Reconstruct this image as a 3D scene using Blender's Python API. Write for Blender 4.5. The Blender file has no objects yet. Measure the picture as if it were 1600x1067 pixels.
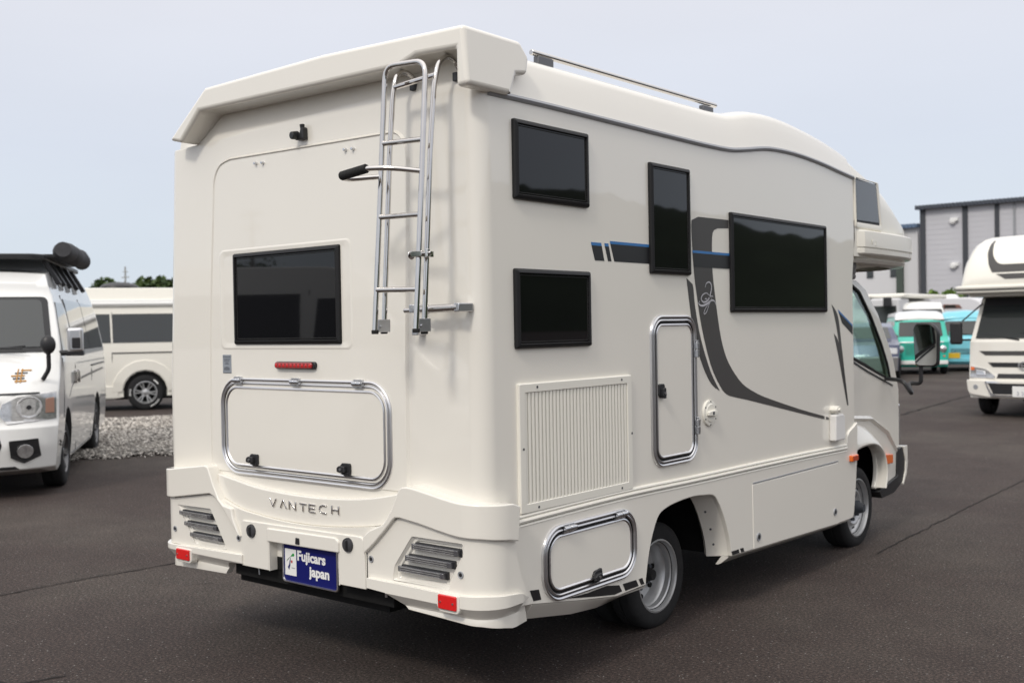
import bpy, bmesh, math, random
from mathutils import Vector, Matrix, noise
rnd = random.Random(7)
R_ = math.radians
S = bpy.context.scene
COL = S.collection

# ------------------------------------------------------------------ camera
cam_d = bpy.data.cameras.new('camera'); cam = bpy.data.objects.new('camera', cam_d); COL.objects.link(cam)
CP = Vector((2.7529, -3.1497, 1.5501)); yaw, pit, rol = -0.69021, -0.013206, -0.0176
fw = Vector((math.sin(yaw)*math.cos(pit), math.cos(yaw)*math.cos(pit), math.sin(pit)))
r0 = fw.cross(Vector((0, 0, 1))).normalized(); u0 = r0.cross(fw)
rr = r0*math.cos(rol)+u0*math.sin(rol); uu = -r0*math.sin(rol)+u0*math.cos(rol)
m = Matrix((rr, uu, -fw)).transposed().to_4x4(); m.translation = CP
cam.matrix_world = m
cam_d.sensor_width = 36; cam_d.lens = 1672.54/1600*36; cam_d.clip_start = .05; cam_d.clip_end = 3000
cam_d.dof.use_dof = True; cam_d.dof.focus_distance = 4.3; cam_d.dof.aperture_fstop = 3.8
S.camera = cam

# ------------------------------------------------------------------ world, sun, exposure
SUN_EL, SUN_AZ = R_(43), R_(168)      # azimuth clockwise from +Y; a veiled sun behind the photographer
w = bpy.data.worlds.new('World'); S.world = w; w.use_nodes = True
nt = w.node_tree; N = nt.nodes; L = nt.links; N.clear()
out = N.new('ShaderNodeOutputWorld'); bg = N.new('ShaderNodeBackground'); L.new(bg.outputs[0], out.inputs[0])
sky = N.new('ShaderNodeTexSky'); sky.sky_type = 'NISHITA'; sky.sun_disc = False
sky.sun_elevation = SUN_EL; sky.sun_rotation = SUN_AZ; sky.dust_density = 4; sky.air_density = 1.0
tc = N.new('ShaderNodeTexCoord'); sep = N.new('ShaderNodeSeparateXYZ'); L.new(tc.outputs['Generated'], sep.inputs[0])
ramp = N.new('ShaderNodeValToRGB'); L.new(sep.outputs['Z'], ramp.inputs[0])
cr = ramp.color_ramp; cr.elements[0].position = 0.0; cr.elements[0].color = (7.9, 8.5, 9.1, 1)
cr.elements[1].position = 1.0; cr.elements[1].color = (17.5, 17.2, 17.0, 1)
for p, c in ((.06, (7.3, 8.1, 9.0)), (.16, (7.4, 7.9, 8.9)), (.30, (8.3, 8.4, 9.05)), (.55, (12.5, 12.3, 12.4))):
    e = cr.elements.new(p); e.color = (*c, 1)
# thin high cloud, very soft
mp = N.new('ShaderNodeMapping'); mp.inputs['Scale'].default_value = (1.2, 1.2, 5); L.new(tc.outputs['Generated'], mp.inputs[0])
nz = N.new('ShaderNodeTexNoise'); nz.inputs['Scale'].default_value = 2.2; nz.inputs['Detail'].default_value = 5; L.new(mp.outputs[0], nz.inputs['Vector'])
mr = N.new('ShaderNodeMapRange'); mr.inputs[1].default_value = .4; mr.inputs[2].default_value = .75; mr.inputs[3].default_value = .985; mr.inputs[4].default_value = 1.02; L.new(nz.outputs[0], mr.inputs[0])
vm = N.new('ShaderNodeVectorMath'); vm.operation = 'SCALE'; L.new(ramp.outputs[0], vm.inputs[0]); L.new(mr.outputs[0], vm.inputs[3])
mx = N.new('ShaderNodeMix'); mx.data_type = 'RGBA'; mx.inputs[0].default_value = .88
L.new(sky.outputs[0], mx.inputs[6]); L.new(vm.outputs[0], mx.inputs[7]); L.new(mx.outputs[2], bg.inputs[0])
bg.inputs[1].default_value = 0.1
sd = bpy.data.lights.new('sun', 'SUN'); sun = bpy.data.objects.new('sun', sd); COL.objects.link(sun)
sd.energy = 1.2; sd.angle = R_(8); sd.color = (1, .94, .85)
sdir = Vector((math.sin(SUN_AZ)*math.cos(SUN_EL), math.cos(SUN_AZ)*math.cos(SUN_EL), math.sin(SUN_EL)))
sun.rotation_euler = sdir.to_track_quat('Z', 'Y').to_euler()
vs = S.view_settings; vs.view_transform = 'Standard'; vs.look = 'None'; vs.gamma = 1; vs.exposure = 0.05; vs.use_curve_mapping = False
S.render.engine = 'CYCLES'

# ------------------------------------------------------------------ materials
def mat(name, col, rough=.5, metal=0, coat=0, spec=.5, var=0, vscale=8, bump=0, bscale=200, trans=0, ior=1.5, coat_r=.04):
    mm = bpy.data.materials.new(name); mm.use_nodes = True; n = mm.node_tree.nodes; l = mm.node_tree.links
    b = n['Principled BSDF']; b.inputs['Base Color'].default_value = (*col, 1); b.inputs['Roughness'].default_value = rough
    b.inputs['Metallic'].default_value = metal; b.inputs['Coat Weight'].default_value = coat; b.inputs['Coat Roughness'].default_value = coat_r
    b.inputs['Specular IOR Level'].default_value = spec; b.inputs['Transmission Weight'].default_value = trans; b.inputs['IOR'].default_value = ior
    if var or bump:
        t = n.new('ShaderNodeTexCoord')
    if var:
        z = n.new('ShaderNodeTexNoise'); z.inputs['Scale'].default_value = vscale; z.inputs['Detail'].default_value = 6
        l.new(t.outputs['Object'], z.inputs['Vector'])
        x = n.new('ShaderNodeMix'); x.data_type = 'RGBA'
        x.inputs[6].default_value = (*[c*(1-var) for c in col], 1); x.inputs[7].default_value = (*[min(1, c*(1+var)) for c in col], 1)
        l.new(z.outputs[0], x.inputs[0]); l.new(x.outputs[2], b.inputs['Base Color'])
    if bump:
        z2 = n.new('ShaderNodeTexNoise'); z2.inputs['Scale'].default_value = bscale; z2.inputs['Detail'].default_value = 3
        l.new(t.outputs['Object'], z2.inputs['Vector'])
        bp = n.new('ShaderNodeBump'); bp.inputs['Strength'].default_value = bump; bp.inputs['Distance'].default_value = .002
        l.new(z2.outputs[0], bp.inputs['Height']); l.new(bp.outputs[0], b.inputs['Normal'])
    return mm
M = {}
M['cream'] = mat('cream gelcoat', (.845, .815, .742), .38, 0, 1, .4, .015, 3, .010, 9, coat_r=.02)
M['cream2'] = mat('cream moulding plastic', (.84, .815, .735), .42, 0, .3, .4, .02, 5)
M['white'] = mat('white car paint', (.80, .80, .78), .35, 0, 1, .5, .01, 4, coat_r=.03)
M['chrome'] = mat('polished stainless', (.62, .60, .58), .07, 1, 0, .5, .08, 20)
M['alu'] = mat('anodised aluminium', (.62, .63, .65), .28, 1, 0, .5, .06, 30)
M['alu_gloss'] = mat('bright aluminium', (.70, .70, .71), .30, 1)
M['trim'] = mat('grey trim strip', (.36, .37, .39), .4, .5)
M['glass'] = mat('dark acrylic pane', (.004, .004, .005), .025, 0, 0, .45)
M['glass2'] = mat('tinted car glass', (.03, .034, .034), .04, 0, .6, .5)
M['glass_soft'] = mat('camper windscreen glass', (.03, .034, .034), .06, 0, 0, .2)
M['glassgreen'] = mat('greenish cab glass', (.75, .92, .86), .02, 0, 0, .5, trans=1, ior=1.3)
M['frame'] = mat('black window frame', (.010, .010, .011), .48, 0, 0, .35, .1, 40)
M['rubber'] = mat('black rubber', (.018, .018, .018), .75, 0, 0, .3, .25, 30, .3, 120)
M['tyre'] = mat('tyre rubber', (.022, .022, .023), .82, 0, 0, .25, .3, 25, .35, 90)
M['plastic'] = mat('black plastic', (.02, .02, .022), .42, 0, 0, .45, .1, 30)
M['dark'] = mat('black underbody', (.012, .012, .012), .9, 0, 0, .2, .4, 12)
M['wheel'] = mat('silver wheel paint', (.48, .485, .49), .38, .6, .3, .5, .08, 20)
M['gunmetal'] = mat('machined dark alloy', (.16, .16, .165), .35, .8)
M['red'] = mat('red lens', (.62, .008, .01), .18, 0, .8, .5)
M['reddark'] = mat('deep red led', (.28, .004, .006), .12, 0, 1)
M['redrefl'] = mat('red reflector', (.72, .012, .012), .3, 0, .6, .5, .15, 160)
M['orange'] = mat('amber lens', (.85, .16, .01), .2, 0, .8)
M['lens'] = mat('smoky lamp lens', (.10, .10, .11), .10, .2, 1, .6, .3, 60)
M['lens2'] = mat('clear lamp', (.5, .5, .5), .12, .6, 1, .6, .55, 30)
M['decal'] = mat('charcoal decal', (.058, .055, .053), .45, 0, .25, .4, .05, 20)
M['decalb'] = mat('black decal', (.015, .015, .017), .4, 0, .3, .4)
M['decalblue'] = mat('blue decal', (.03, .17, .44), .4, 0, .3)
M['decalg'] = mat('pale grey lettering', (.5, .5, .53), .4)
M['blue'] = mat('blue plate', (.004, .007, .125), .5, 0, 0, .3)
M['wtext'] = mat('white print', (.85, .85, .83), .5)
M['green'] = mat('green print', (.01, .30, .05), .5)
M['redp'] = mat('red print', (.5, .02, .02), .5)
M['grey'] = mat('grey plastic', (.3, .31, .33), .5)
M['sticker'] = mat('silver sticker', (.34, .37, .41), .45, .3)
M['teal'] = mat('teal paint', (.03, .50, .38), .4, 0, .7)
M['lblue'] = mat('light blue paint', (.20, .60, .72), .4, 0, .7)
M['yellow'] = mat('yellow plate', (.80, .48, .03), .5)
M['navy'] = mat('navy car paint', (.05, .06, .12), .3, .3, .8)
M['silver'] = mat('silver paint', (.45, .45, .46), .35, .6, .6)
M['wall'] = mat('pale grey cladding', (.56, .56, .59), .7, 0, 0, .3, .04, .6)
M['wall2'] = mat('white cladding', (.66, .66, .67), .7, 0, 0, .3, .03, .6)
M['steel'] = mat('dark steel trim', (.05, .055, .065), .6)
M['stoneroof'] = mat('dark metal roof', (.07, .08, .10), .5, .2)
M['bluesheet'] = mat('blue roof sheet', (.12, .18, .28), .6)
M['rusty'] = mat('rusty patch', (.45, .22, .10), .8)
M['fabric'] = mat('grey awning bag', (.05, .05, .054), .7, 0, 0, .3, .35, 14, .6, 40)
M['bark'] = mat('bark', (.09, .065, .045), .9, 0, 0, .2, .3, 9)
M['concrete'] = mat('concrete pole', (.33, .32, .30), .85, 0, 0, .3, .1, 5)
M['seal'] = mat('dark crack filler', (.026, .023, .022), .95, 0, 0, .2, .4, 30)
M['brass'] = mat('gold print', (.45, .22, .04), .5)
def leafmat(name, a, b):
    mm = bpy.data.materials.new(name); mm.use_nodes = True; n = mm.node_tree.nodes; l = mm.node_tree.links
    p = n['Principled BSDF']; p.inputs['Roughness'].default_value = .65
    o = n.new('ShaderNodeNewGeometry'); x = n.new('ShaderNodeMix'); x.data_type = 'RGBA'
    x.inputs[6].default_value = (*a, 1); x.inputs[7].default_value = (*b, 1)
    l.new(o.outputs['Random Per Island'], x.inputs[0]); l.new(x.outputs[2], p.inputs['Base Color'])
    return mm
M['leaf'] = leafmat('leaves', (.03, .06, .015), (.10, .15, .04))
M['leaf2'] = leafmat('bright leaves', (.07, .14, .02), (.18, .27, .05))
M['hill'] = mat('wooded hill', (.028, .04, .022), .95, 0, 0, .2, .5, .05)

def asphalt():
    mm = bpy.data.materials.new('asphalt'); mm.use_nodes = True; n = mm.node_tree.nodes; l = mm.node_tree.links
    b = n['Principled BSDF']; t = n.new('ShaderNodeTexCoord'); O = t.outputs['Object']
    def noi(s, d=6, r=.55):
        z = n.new('ShaderNodeTexNoise'); z.inputs['Scale'].default_value = s; z.inputs['Detail'].default_value = d; z.inputs['Roughness'].default_value = r; l.new(O, z.inputs['Vector']); return z.outputs[0]
    def rmp(src, stops):
        q = n.new('ShaderNodeValToRGB'); l.new(src, q.inputs[0]); e = q.color_ramp.elements
        e[0].position = stops[0][0]; e[0].color = (*stops[0][1], 1); e[1].position = stops[-1][0]; e[1].color = (*stops[-1][1], 1)
        for p, c in stops[1:-1]:
            k = e.new(p); k.color = (*c, 1)
        return q.outputs[0]
    def mix(f, a, c, mode='MIX'):
        q = n.new('ShaderNodeMix'); q.data_type = 'RGBA'; q.blend_type = mode
        if isinstance(f, float): q.inputs[0].default_value = f
        else: l.new(f, q.inputs[0])
        for i, v in ((6, a), (7, c)):
            if isinstance(v, tuple): q.inputs[i].default_value = (*v, 1)
            else: l.new(v, q.inputs[i])
        return q.outputs[2]
    base = rmp(noi(.35, 7, .6), [(.3, (.034, .0235, .021)), (.47, (.045, .0335, .030)), (.58, (.058, .047, .041)), (.7, (.078, .064, .057))])
    mid = rmp(noi(3.5, 6, .65), [(.3, (.86, .86, .86)), (.7, (1.14, 1.13, 1.12))])
    c = mix(1.0, base, mid, 'MULTIPLY')
    fine = rmp(noi(70, 5, .85), [(.36, (.12, .12, .12)), (.46, (.62, .62, .62)), (.54, (1.2, 1.18, 1.16)), (.64, (3.0, 2.9, 2.75))])
    c = mix(1.0, c, fine, 'MULTIPLY')
    v = n.new('ShaderNodeTexVoronoi'); v.inputs['Scale'].default_value = 75; l.new(O, v.inputs['Vector'])
    d = n.new('ShaderNodeMath'); d.operation = 'LESS_THAN'; d.inputs[1].default_value = .30; l.new(v.outputs['Distance'], d.inputs[0])
    sx = n.new('ShaderNodeSeparateColor'); l.new(v.outputs['Color'], sx.inputs[0])
    g = n.new('ShaderNodeMath'); g.operation = 'GREATER_THAN'; g.inputs[1].default_value = .90; l.new(sx.outputs[0], g.inputs[0])
    a = n.new('ShaderNodeMath'); a.operation = 'MULTIPLY'; l.new(d.outputs[0], a.inputs[0]); l.new(g.outputs[0], a.inputs[1])
    chip = rmp(sx.outputs[1], [(0, (.08, .072, .065)), (.8, (.16, .15, .14)), (1, (.34, .33, .31))])
    c = mix(a.outputs[0], c, chip)
    l.new(c, b.inputs['Base Color'])
    b.inputs['Roughness'].default_value = .86; b.inputs['Specular IOR Level'].default_value = .35
    bp = n.new('ShaderNodeBump'); bp.inputs['Strength'].default_value = .8; bp.inputs['Distance'].default_value = .006
    l.new(noi(75, 5, .8), bp.inputs['Height']); l.new(bp.outputs[0], b.inputs['Normal'])
    return mm
M['asphalt'] = asphalt()
M['gravelbed'] = mat('gravel bed', (.20, .19, .175), .95, 0, 0, .2, .5, 25, 1, 60)
def stonemat():
    mm = bpy.data.materials.new('gravel stone'); mm.use_nodes = True; n = mm.node_tree.nodes; l = mm.node_tree.links
    b = n['Principled BSDF']; b.inputs['Roughness'].default_value = .9
    o = n.new('ShaderNodeNewGeometry'); q = n.new('ShaderNodeValToRGB'); e = q.color_ramp.elements
    e[0].color = (.13, .12, .11, 1); e[1].color = (.68, .64, .585, 1); k = e.new(.5); k.color = (.38, .35, .315, 1)
    l.new(o.outputs['Random Per Island'], q.inputs[0]); l.new(q.outputs[0], b.inputs['Base Color']); return mm
M['stone'] = stonemat()

# ------------------------------------------------------------------ object helpers
def link(o, parent=None):
    COL.objects.link(o)
    if parent is not None:
        o.parent = parent
        if 'origin' in parent.keys() and parent.type == 'EMPTY':
            o.location = -Vector(parent['origin'])
    return o
def thing(name, label, cat, loc=(0, 0, 0), rotz=0, group=None, world_children=False):
    o = bpy.data.objects.new(name, None); COL.objects.link(o); o.location = loc; o.rotation_euler = (0, 0, rotz)
    o.empty_display_size = .3
    o['label'] = label; o['category'] = cat
    if group: o['group'] = group
    if world_children: o['origin'] = tuple(loc)
    return o
def tag(o, label=None, cat=None, group=None, kind=None):
    if label: o['label'] = label
    if cat: o['category'] = cat
    if group: o['group'] = group
    if kind: o['kind'] = kind
    return o
def finish(me, angle=35):
    ca = math.cos(R_(angle)); bm = bmesh.new(); bm.from_mesh(me)
    for f in bm.faces: f.smooth = True
    for e in bm.edges:
        e.smooth = not (len(e.link_faces) != 2 or e.link_faces[0].normal.dot(e.link_faces[1].normal) < ca)
    bm.to_mesh(me); bm.free()
def obj(name, bm, mats, parent=None, bevel=0, seg=2, angle=35, recalc=True, wn=True):
    bm.normal_update()
    if recalc: bmesh.ops.recalc_face_normals(bm, faces=bm.faces)
    me = bpy.data.meshes.new(name); bm.to_mesh(me); bm.free()
    for mm in (mats if isinstance(mats, (list, tuple)) else [mats]): me.materials.append(M[mm] if isinstance(mm, str) else mm)
    finish(me, angle)
    o = bpy.data.objects.new(name, me); link(o, parent)
    if bevel:
        b = o.modifiers.new('bevel', 'BEVEL'); b.width = bevel; b.segments = seg; b.limit_method = 'ANGLE'; b.angle_limit = R_(angle); b.use_clamp_overlap = True
    if wn:
        k = o.modifiers.new('wn', 'WEIGHTED_NORMAL'); k.keep_sharp = True; k.weight = 80
    return o
def box(bm, x0, x1, y0, y1, z0, z1, mi=0):
    vs_ = [bm.verts.new((x, y, z)) for x in (x0, x1) for y in (y0, y1) for z in (z0, z1)]
    for ids in ((0, 1, 3, 2), (4, 6, 7, 5), (0, 4, 5, 1), (2, 3, 7, 6), (0, 2, 6, 4), (1, 5, 7, 3)):
        f = bm.faces.new([vs_[i] for i in ids]); f.material_index = mi
def rot_box(bm, c, sz, rotm, mi=0):
    n0 = len(bm.verts); bm.verts.ensure_lookup_table()
    x, y, z = [v/2 for v in sz]; box(bm, -x, x, -y, y, -z, z, mi); bm.verts.ensure_lookup_table()
    for v in bm.verts[n0:]: v.co = rotm @ v.co + Vector(c)
def tube(bm, pts, r, n=10, cap=True, closed=False, mi=0):
    pts = [Vector(p) for p in pts]; rings = []; N_ = len(pts); up = None
    for i, p in enumerate(pts):
        a = pts[(i-1) % N_] if (i > 0 or closed) else p; b = pts[(i+1) % N_] if (i < N_-1 or closed) else p
        t = (b-a).normalized()
        if up is None:
            up = Vector((0, 0, 1)) if abs(t.z) < .9 else Vector((1, 0, 0))
        up = (up - t*up.dot(t)).normalized(); s = t.cross(up)
        rad = r[i] if isinstance(r, (list, tuple)) else r
        rings.append([bm.verts.new(p+(up*math.cos(2*math.pi*k/n)+s*math.sin(2*math.pi*k/n))*rad) for k in range(n)])
    for i in range(N_ if closed else N_-1):
        A = rings[i]; B = rings[(i+1) % N_]
        for k in range(n): bm.faces.new((A[k], A[(k+1) % n], B[(k+1) % n], B[k])).material_index = mi
    if cap and not closed:
        bm.faces.new(rings[0]).material_index = mi; bm.faces.new(rings[-1]).material_index = mi
def fillet(pts, r, n=5):
    pts = [Vector(p) for p in pts]; o = [pts[0]]
    for i in range(1, len(pts)-1):
        p = pts[i]; a = (pts[i-1]-p); b = (pts[i+1]-p); d = min(r, a.length*.45, b.length*.45)
        A = p+a.normalized()*d; B = p+b.normalized()*d
        for k in range(n+1):
            t = k/n; o.append(A*(1-t)**2+p*2*t*(1-t)+B*t*t)
    o.append(pts[-1]); return o
def fillet2(pts, r, n=4):      # closed 2D polygon with rounded corners; r may be a list
    o = []; P = [Vector((p[0], p[1])) for p in pts]; c = len(P)
    for i in range(c):
        p = P[i]; a = P[i-1]-p; b = P[(i+1) % c]-p; rr_ = r[i] if isinstance(r, (list, tuple)) else r
        d = min(rr_, a.length*.45, b.length*.45)
        if d < 1e-4: o.append(tuple(p)); continue
        A = p+a.normalized()*d; B = p+b.normalized()*d
        for k in range(n+1):
            t = k/n; q = A*(1-t)**2+p*2*t*(1-t)+B*t*t; o.append((q.x, q.y))
    return o
def smooth2(pts, n=5):         # open Catmull-Rom through 2D points
    o = []; P = [Vector(p) for p in pts]
    for i in range(len(P)-1):
        p0 = P[max(i-1, 0)]; p1 = P[i]; p2 = P[i+1]; p3 = P[min(i+2, len(P)-1)]
        for k in range(n):
            t = k/n; q = .5*((2*p1)+(p2-p0)*t+(2*p0-5*p1+4*p2-p3)*t*t+(3*p1-p0-3*p2+p3)*t**3); o.append(tuple(q))
    o.append(tuple(P[-1])); return o
def rrect(x0, x1, z0, z1, r, n=8):
    o = []
    for cx, cz, a in ((x1-r, z1-r, 0), (x0+r, z1-r, 90), (x0+r, z0+r, 180), (x1-r, z0+r, 270)):
        for k in range(n+1):
            t = R_(a+90*k/n); o.append((cx+r*math.cos(t), cz+r*math.sin(t)))
    return o
def lathe(bm, prof, c, n=32, mi=0, ax='x'):   # profile (radius, offset along axis)
    rings = []
    for (r, x) in prof:
        ring = []
        for k in range(n):
            t = 2*math.pi*k/n
            v = (x, r*math.cos(t), r*math.sin(t)) if ax == 'x' else ((r*math.cos(t), x, r*math.sin(t)) if ax == 'y' else (r*math.cos(t), r*math.sin(t), x))
            ring.append(bm.verts.new(Vector(v)+Vector(c)))
        rings.append(ring)
    for a, b in zip(rings, rings[1:]):
        for k in range(n): bm.faces.new((a[k], a[(k+1) % n], b[(k+1) % n], b[k])).material_index = mi
    for q in (rings[0], rings[-1]):
        if (q[0].co-q[n//2].co).length < 1e-4: bmesh.ops.remove_doubles(bm, verts=q, dist=1e-5)
def cuts(bm, axis, vals):
    no = [0, 0, 0]; no[axis] = 1
    for v in vals:
        co = [0, 0, 0]; co[axis] = v
        bmesh.ops.bisect_plane(bm, geom=bm.verts[:]+bm.edges[:]+bm.faces[:], plane_co=co, plane_no=no, dist=1e-5)
def slab2(poly, fn, d0, d1, u=(), v=(), bm=None, mi=0):
    """closed solid from a 2D polygon: outer face at depth d0, inner at d1, mapped by fn(a, b, d)"""
    t = bmesh.new(); vs_ = [t.verts.new((a, b, 0)) for a, b in poly]; t.faces.new(vs_)
    cuts(t, 0, u); cuts(t, 1, v)
    t.verts.index_update(); t.faces.ensure_lookup_table()
    area = sum(f.normal.z*f.calc_area() for f in t.faces)
    if bm is None: bm = bmesh.new()
    o = [bm.verts.new(fn(q.co.x, q.co.y, d0)) for q in t.verts]; i_ = [bm.verts.new(fn(q.co.x, q.co.y, d1)) for q in t.verts]
    for f in t.faces:
        ids = [q.index for q in f.verts]
        bm.faces.new([o[k] for k in ids]).material_index = mi; bm.faces.new([i_[k] for k in reversed(ids)]).material_index = mi
    for e in t.edges:
        if len(e.link_faces) == 1:
            a, b = e.verts[0].index, e.verts[1].index
            bm.faces.new((o[a], o[b], i_[b], i_[a])).material_index = mi
    t.free(); return bm
def ringloft(outline, fn, prof, bm=None):
    """outline(offset)->points, prof [(offset, depth, material)] lofted around a closed outline"""
    bm = bm or bmesh.new(); prev = None
    for off, d, mi in prof:
        ring = [bm.verts.new(fn(a, b, d)) for a, b in outline(off)]
        if prev:
            n = len(ring)
            for k in range(n): bm.faces.new((prev[k], prev[(k+1) % n], ring[(k+1) % n], ring[k])).material_index = mi
        prev = ring
    return bm
def bake(o, cutters=(), op='DIFFERENCE', noclamp=False):
    for c in cutters:
        mm = o.modifiers.new('b', 'BOOLEAN'); mm.operation = op; mm.object = c; mm.solver = 'EXACT'
    # boolean modifiers go first
    for mname in [q.name for q in o.modifiers if q.type != 'BOOLEAN']:
        pass
    keep = [(q.type, q) for q in o.modifiers if q.type != 'BOOLEAN']
    saved = [(q.width, q.segments, q.angle_limit) for q in o.modifiers if q.type == 'BEVEL']
    had_wn = any(q.type == 'WEIGHTED_NORMAL' for q in o.modifiers)
    for t, q in keep: o.modifiers.remove(q)
    bpy.context.view_layer.update()
    dg = bpy.context.evaluated_depsgraph_get(); me = bpy.data.meshes.new_from_object(o.evaluated_get(dg))
    b_ = bmesh.new(); b_.from_mesh(me); bmesh.ops.remove_doubles(b_, verts=b_.verts, dist=2e-4); bmesh.ops.dissolve_limit(b_, angle_limit=R_(.6), verts=b_.verts, edges=b_.edges); b_.to_mesh(me); b_.free()
    o.modifiers.clear(); o.data = me; finish(me)
    for wd, sg, al in saved:
        b = o.modifiers.new('bevel', 'BEVEL'); b.width = wd; b.segments = sg; b.limit_method = 'ANGLE'; b.angle_limit = al; b.use_clamp_overlap = not noclamp
    if had_wn:
        k = o.modifiers.new('wn', 'WEIGHTED_NORMAL'); k.keep_sharp = True; k.weight = 80
    for c in cutters:
        d = c.data; bpy.data.objects.remove(c); bpy.data.meshes.remove(d)
    return o
def text_bm(s, size, fn, ext=.002, bold=0, align='LEFT', spacing=1, sx=1):
    """text as real geometry: fn(u, v, d) maps text-plane coordinates into the scene"""
    cu = bpy.data.curves.new('t', 'FONT'); cu.body = s; cu.size = size; cu.extrude = ext/2; cu.offset = bold; cu.align_x = align; cu.space_character = spacing; cu.resolution_u = 3
    o = bpy.data.objects.new('t', cu); COL.objects.link(o); bpy.context.view_layer.update()
    me = bpy.data.meshes.new_from_object(o.evaluated_get(bpy.context.evaluated_depsgraph_get()))
    bpy.data.objects.remove(o); bpy.data.curves.remove(cu)
    bm = bmesh.new(); bm.from_mesh(me); bpy.data.meshes.remove(me)
    for v in bm.verts: v.co = Vector(fn(v.co.x*sx, v.co.y, v.co.z+ext/2))
    return bm

# ================================================================== SETTING
def ground():
    bm = bmesh.new(); q = [bm.verts.new(p) for p in ((-900, -500, 0), (900, -500, 0), (900, 1500, 0), (-900, 1500, 0))]; bm.faces.new(q)
    tag(obj('asphalt_ground', bm, 'asphalt', wn=False), kind='structure')
ground()
def seam(name, pts, w0, jit, seed):
    r = random.Random(seed); bm = bmesh.new(); P = []
    for a, b in zip(pts, pts[1:]):
        a = Vector(a); b = Vector(b); n = max(2, int((b-a).length/.05))
        for k in range(n): P.append(a.lerp(b, k/n))
    P.append(Vector(pts[-1])); prev = None
    for i, p in enumerate(P):
        d = (P[min(i+1, len(P)-1)]-P[max(i-1, 0)]).normalized(); s = Vector((-d.y, d.x))
        off = (noise.noise(Vector((p.x*2.3+seed, p.y*2.3, 0)))*.6+noise.noise(Vector((p.x*11+seed, p.y*11, 3)))*.4)*jit
        w_ = w0*(.35+1.1*abs(noise.noise(Vector((p.x*6, p.y*6, seed+9.)))))+w0*.3*r.random()
        a = bm.verts.new((*(p+s*(off+w_/2)), .004)); b = bm.verts.new((*(p+s*(off-w_/2)), .004))
        if prev: bm.faces.new((prev[0], a, b, prev[1]))
        prev = (a, b)
    return tag(obj(name, bm, 'seal', wn=False), kind='structure')
seam('pavement_crack', [(-3.74, -1.2), (-3.7, -.19), (-3.68, .32), (-3.6, .95), (-3.55, 2.4)], .020, .05, 1)
seam('pavement_crack', [(-3.83, -1.2), (-3.74, -.15), (-3.72, .3), (-3.66, .75)], .006, .05, 5)
seam('pavement_crack', [(.09, 3.85), (.07, 4.24), (.02, 6.2), (0, 7.86), (0, 10)], .016, .04, 2)
seam('pavement_crack', [(-3.5, 14.2), (-3.9, 19), (-4.0, 24)], .07, .1, 3)
seam('pavement_crack', [(-2.25, -1.0), (-2.0, -.92), (-1.92, -.72)], .018, .05, 8)
seam('pavement_crack', [(-3.0, .6), (-2.9, .75)], .008, .04, 11)

def gravel():
    A = [(-11.6, 1.7), (-9.75, 3.6), (-9.15, 4.55), (-7.3, 7.1), (-12.2, 11.3), (-14.6, 8.6), (-15.6, 6.6), (-17, 3.6)]
    c = Vector((-11.9, 5.8)); bm = bmesh.new(); r = random.Random(3)
    inside = []
    def pin(p):
        s = False; j = len(A)-1
        for i in range(len(A)):
            if (A[i][1] > p[1]) != (A[j][1] > p[1]) and p[0] < (A[j][0]-A[i][0])*(p[1]-A[i][1])/(A[j][1]-A[i][1])+A[i][0]: s = not s
            j = i
        return s
    def ed(p):
        d = 9
        for i in range(len(A)):
            a = Vector(A[i]); b = Vector(A[i-1]); t = max(0, min(1, (Vector(p)-a).dot(b-a)/(b-a).length_squared)); d = min(d, (Vector(p)-a-(b-a)*t).length)
        return d
    def hgt(p):
        return min(ed(p), .5)*.10+.03*noise.noise(Vector((p[0]*1.3, p[1]*1.3, 0)))*min(1, ed(p)*2)
    bed = bmesh.new(); g = {}; st = .3
    for i in range(70):
        for j in range(50):
            p = (-18+i*st, 0+j*st)
            g[i, j] = (p, pin(p))
    vv = {}
    def V(i, j):
        if (i, j) not in vv:
            p, ins = g[i, j]; vv[i, j] = bed.verts.new((*p, max(.006, hgt(p)+.006) if ins else .004))
        return vv[i, j]
    for i in range(69):
        for j in range(49):
            if all(g[a, b][1] for a, b in ((i, j), (i+1, j), (i+1, j+1), (i, j+1))): bed.faces.new((V(i, j), V(i+1, j), V(i+1, j+1), V(i, j+1)))
    tag(obj('gravel_bed', bed, 'gravelbed', wn=False), kind='structure')
    n = 0
    while n < 24000:
        p = (r.uniform(-17, -7.2), r.uniform(1.6, 11.4))
        if not pin(p): continue
        e = ed(p)
        if e < .15 and r.random() < .5: continue
        n += 1; s = r.uniform(.014, .036); z = hgt(p)+s*.35
        bmesh.ops.create_icosphere(bm, subdivisions=1, radius=s, matrix=Matrix.Translation((p[0], p[1], z)) @ Matrix.Rotation(r.uniform(0, 6), 4, (r.random(), r.random(), 1)) @ Matrix.Diagonal((1, r.uniform(.6, 1), r.uniform(.4, .8), 1))) if n < 1 else None
        # octahedral chip, 8 triangles
        M3 = Matrix.Rotation(r.uniform(0, 6), 3, Vector((r.random()-.5, r.random()-.5, 1)))
        v = [bm.verts.new(Vector((p[0], p[1], z))+M3 @ Vector(q)) for q in ((s*r.uniform(.7, 1.2), 0, 0), (0, s*r.uniform(.6, 1), 0), (-s*r.uniform(.7, 1.1), 0, s*.1), (0, -s*r.uniform(.6, 1), 0), (s*.2*r.random(), 0, s*.6), (0, 0, -s*.5))]
        for a, b in ((0, 1), (1, 2), (2, 3), (3, 0)): bm.faces.new((v[a], v[b], v[4])); bm.faces.new((v[b], v[a], v[5]))
    tag(obj('gravel', bm, 'stone', angle=1, recalc=False, wn=False), 'loose grey and beige gravel heaped beside the white vans', None, kind='stuff')
gravel()

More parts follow.
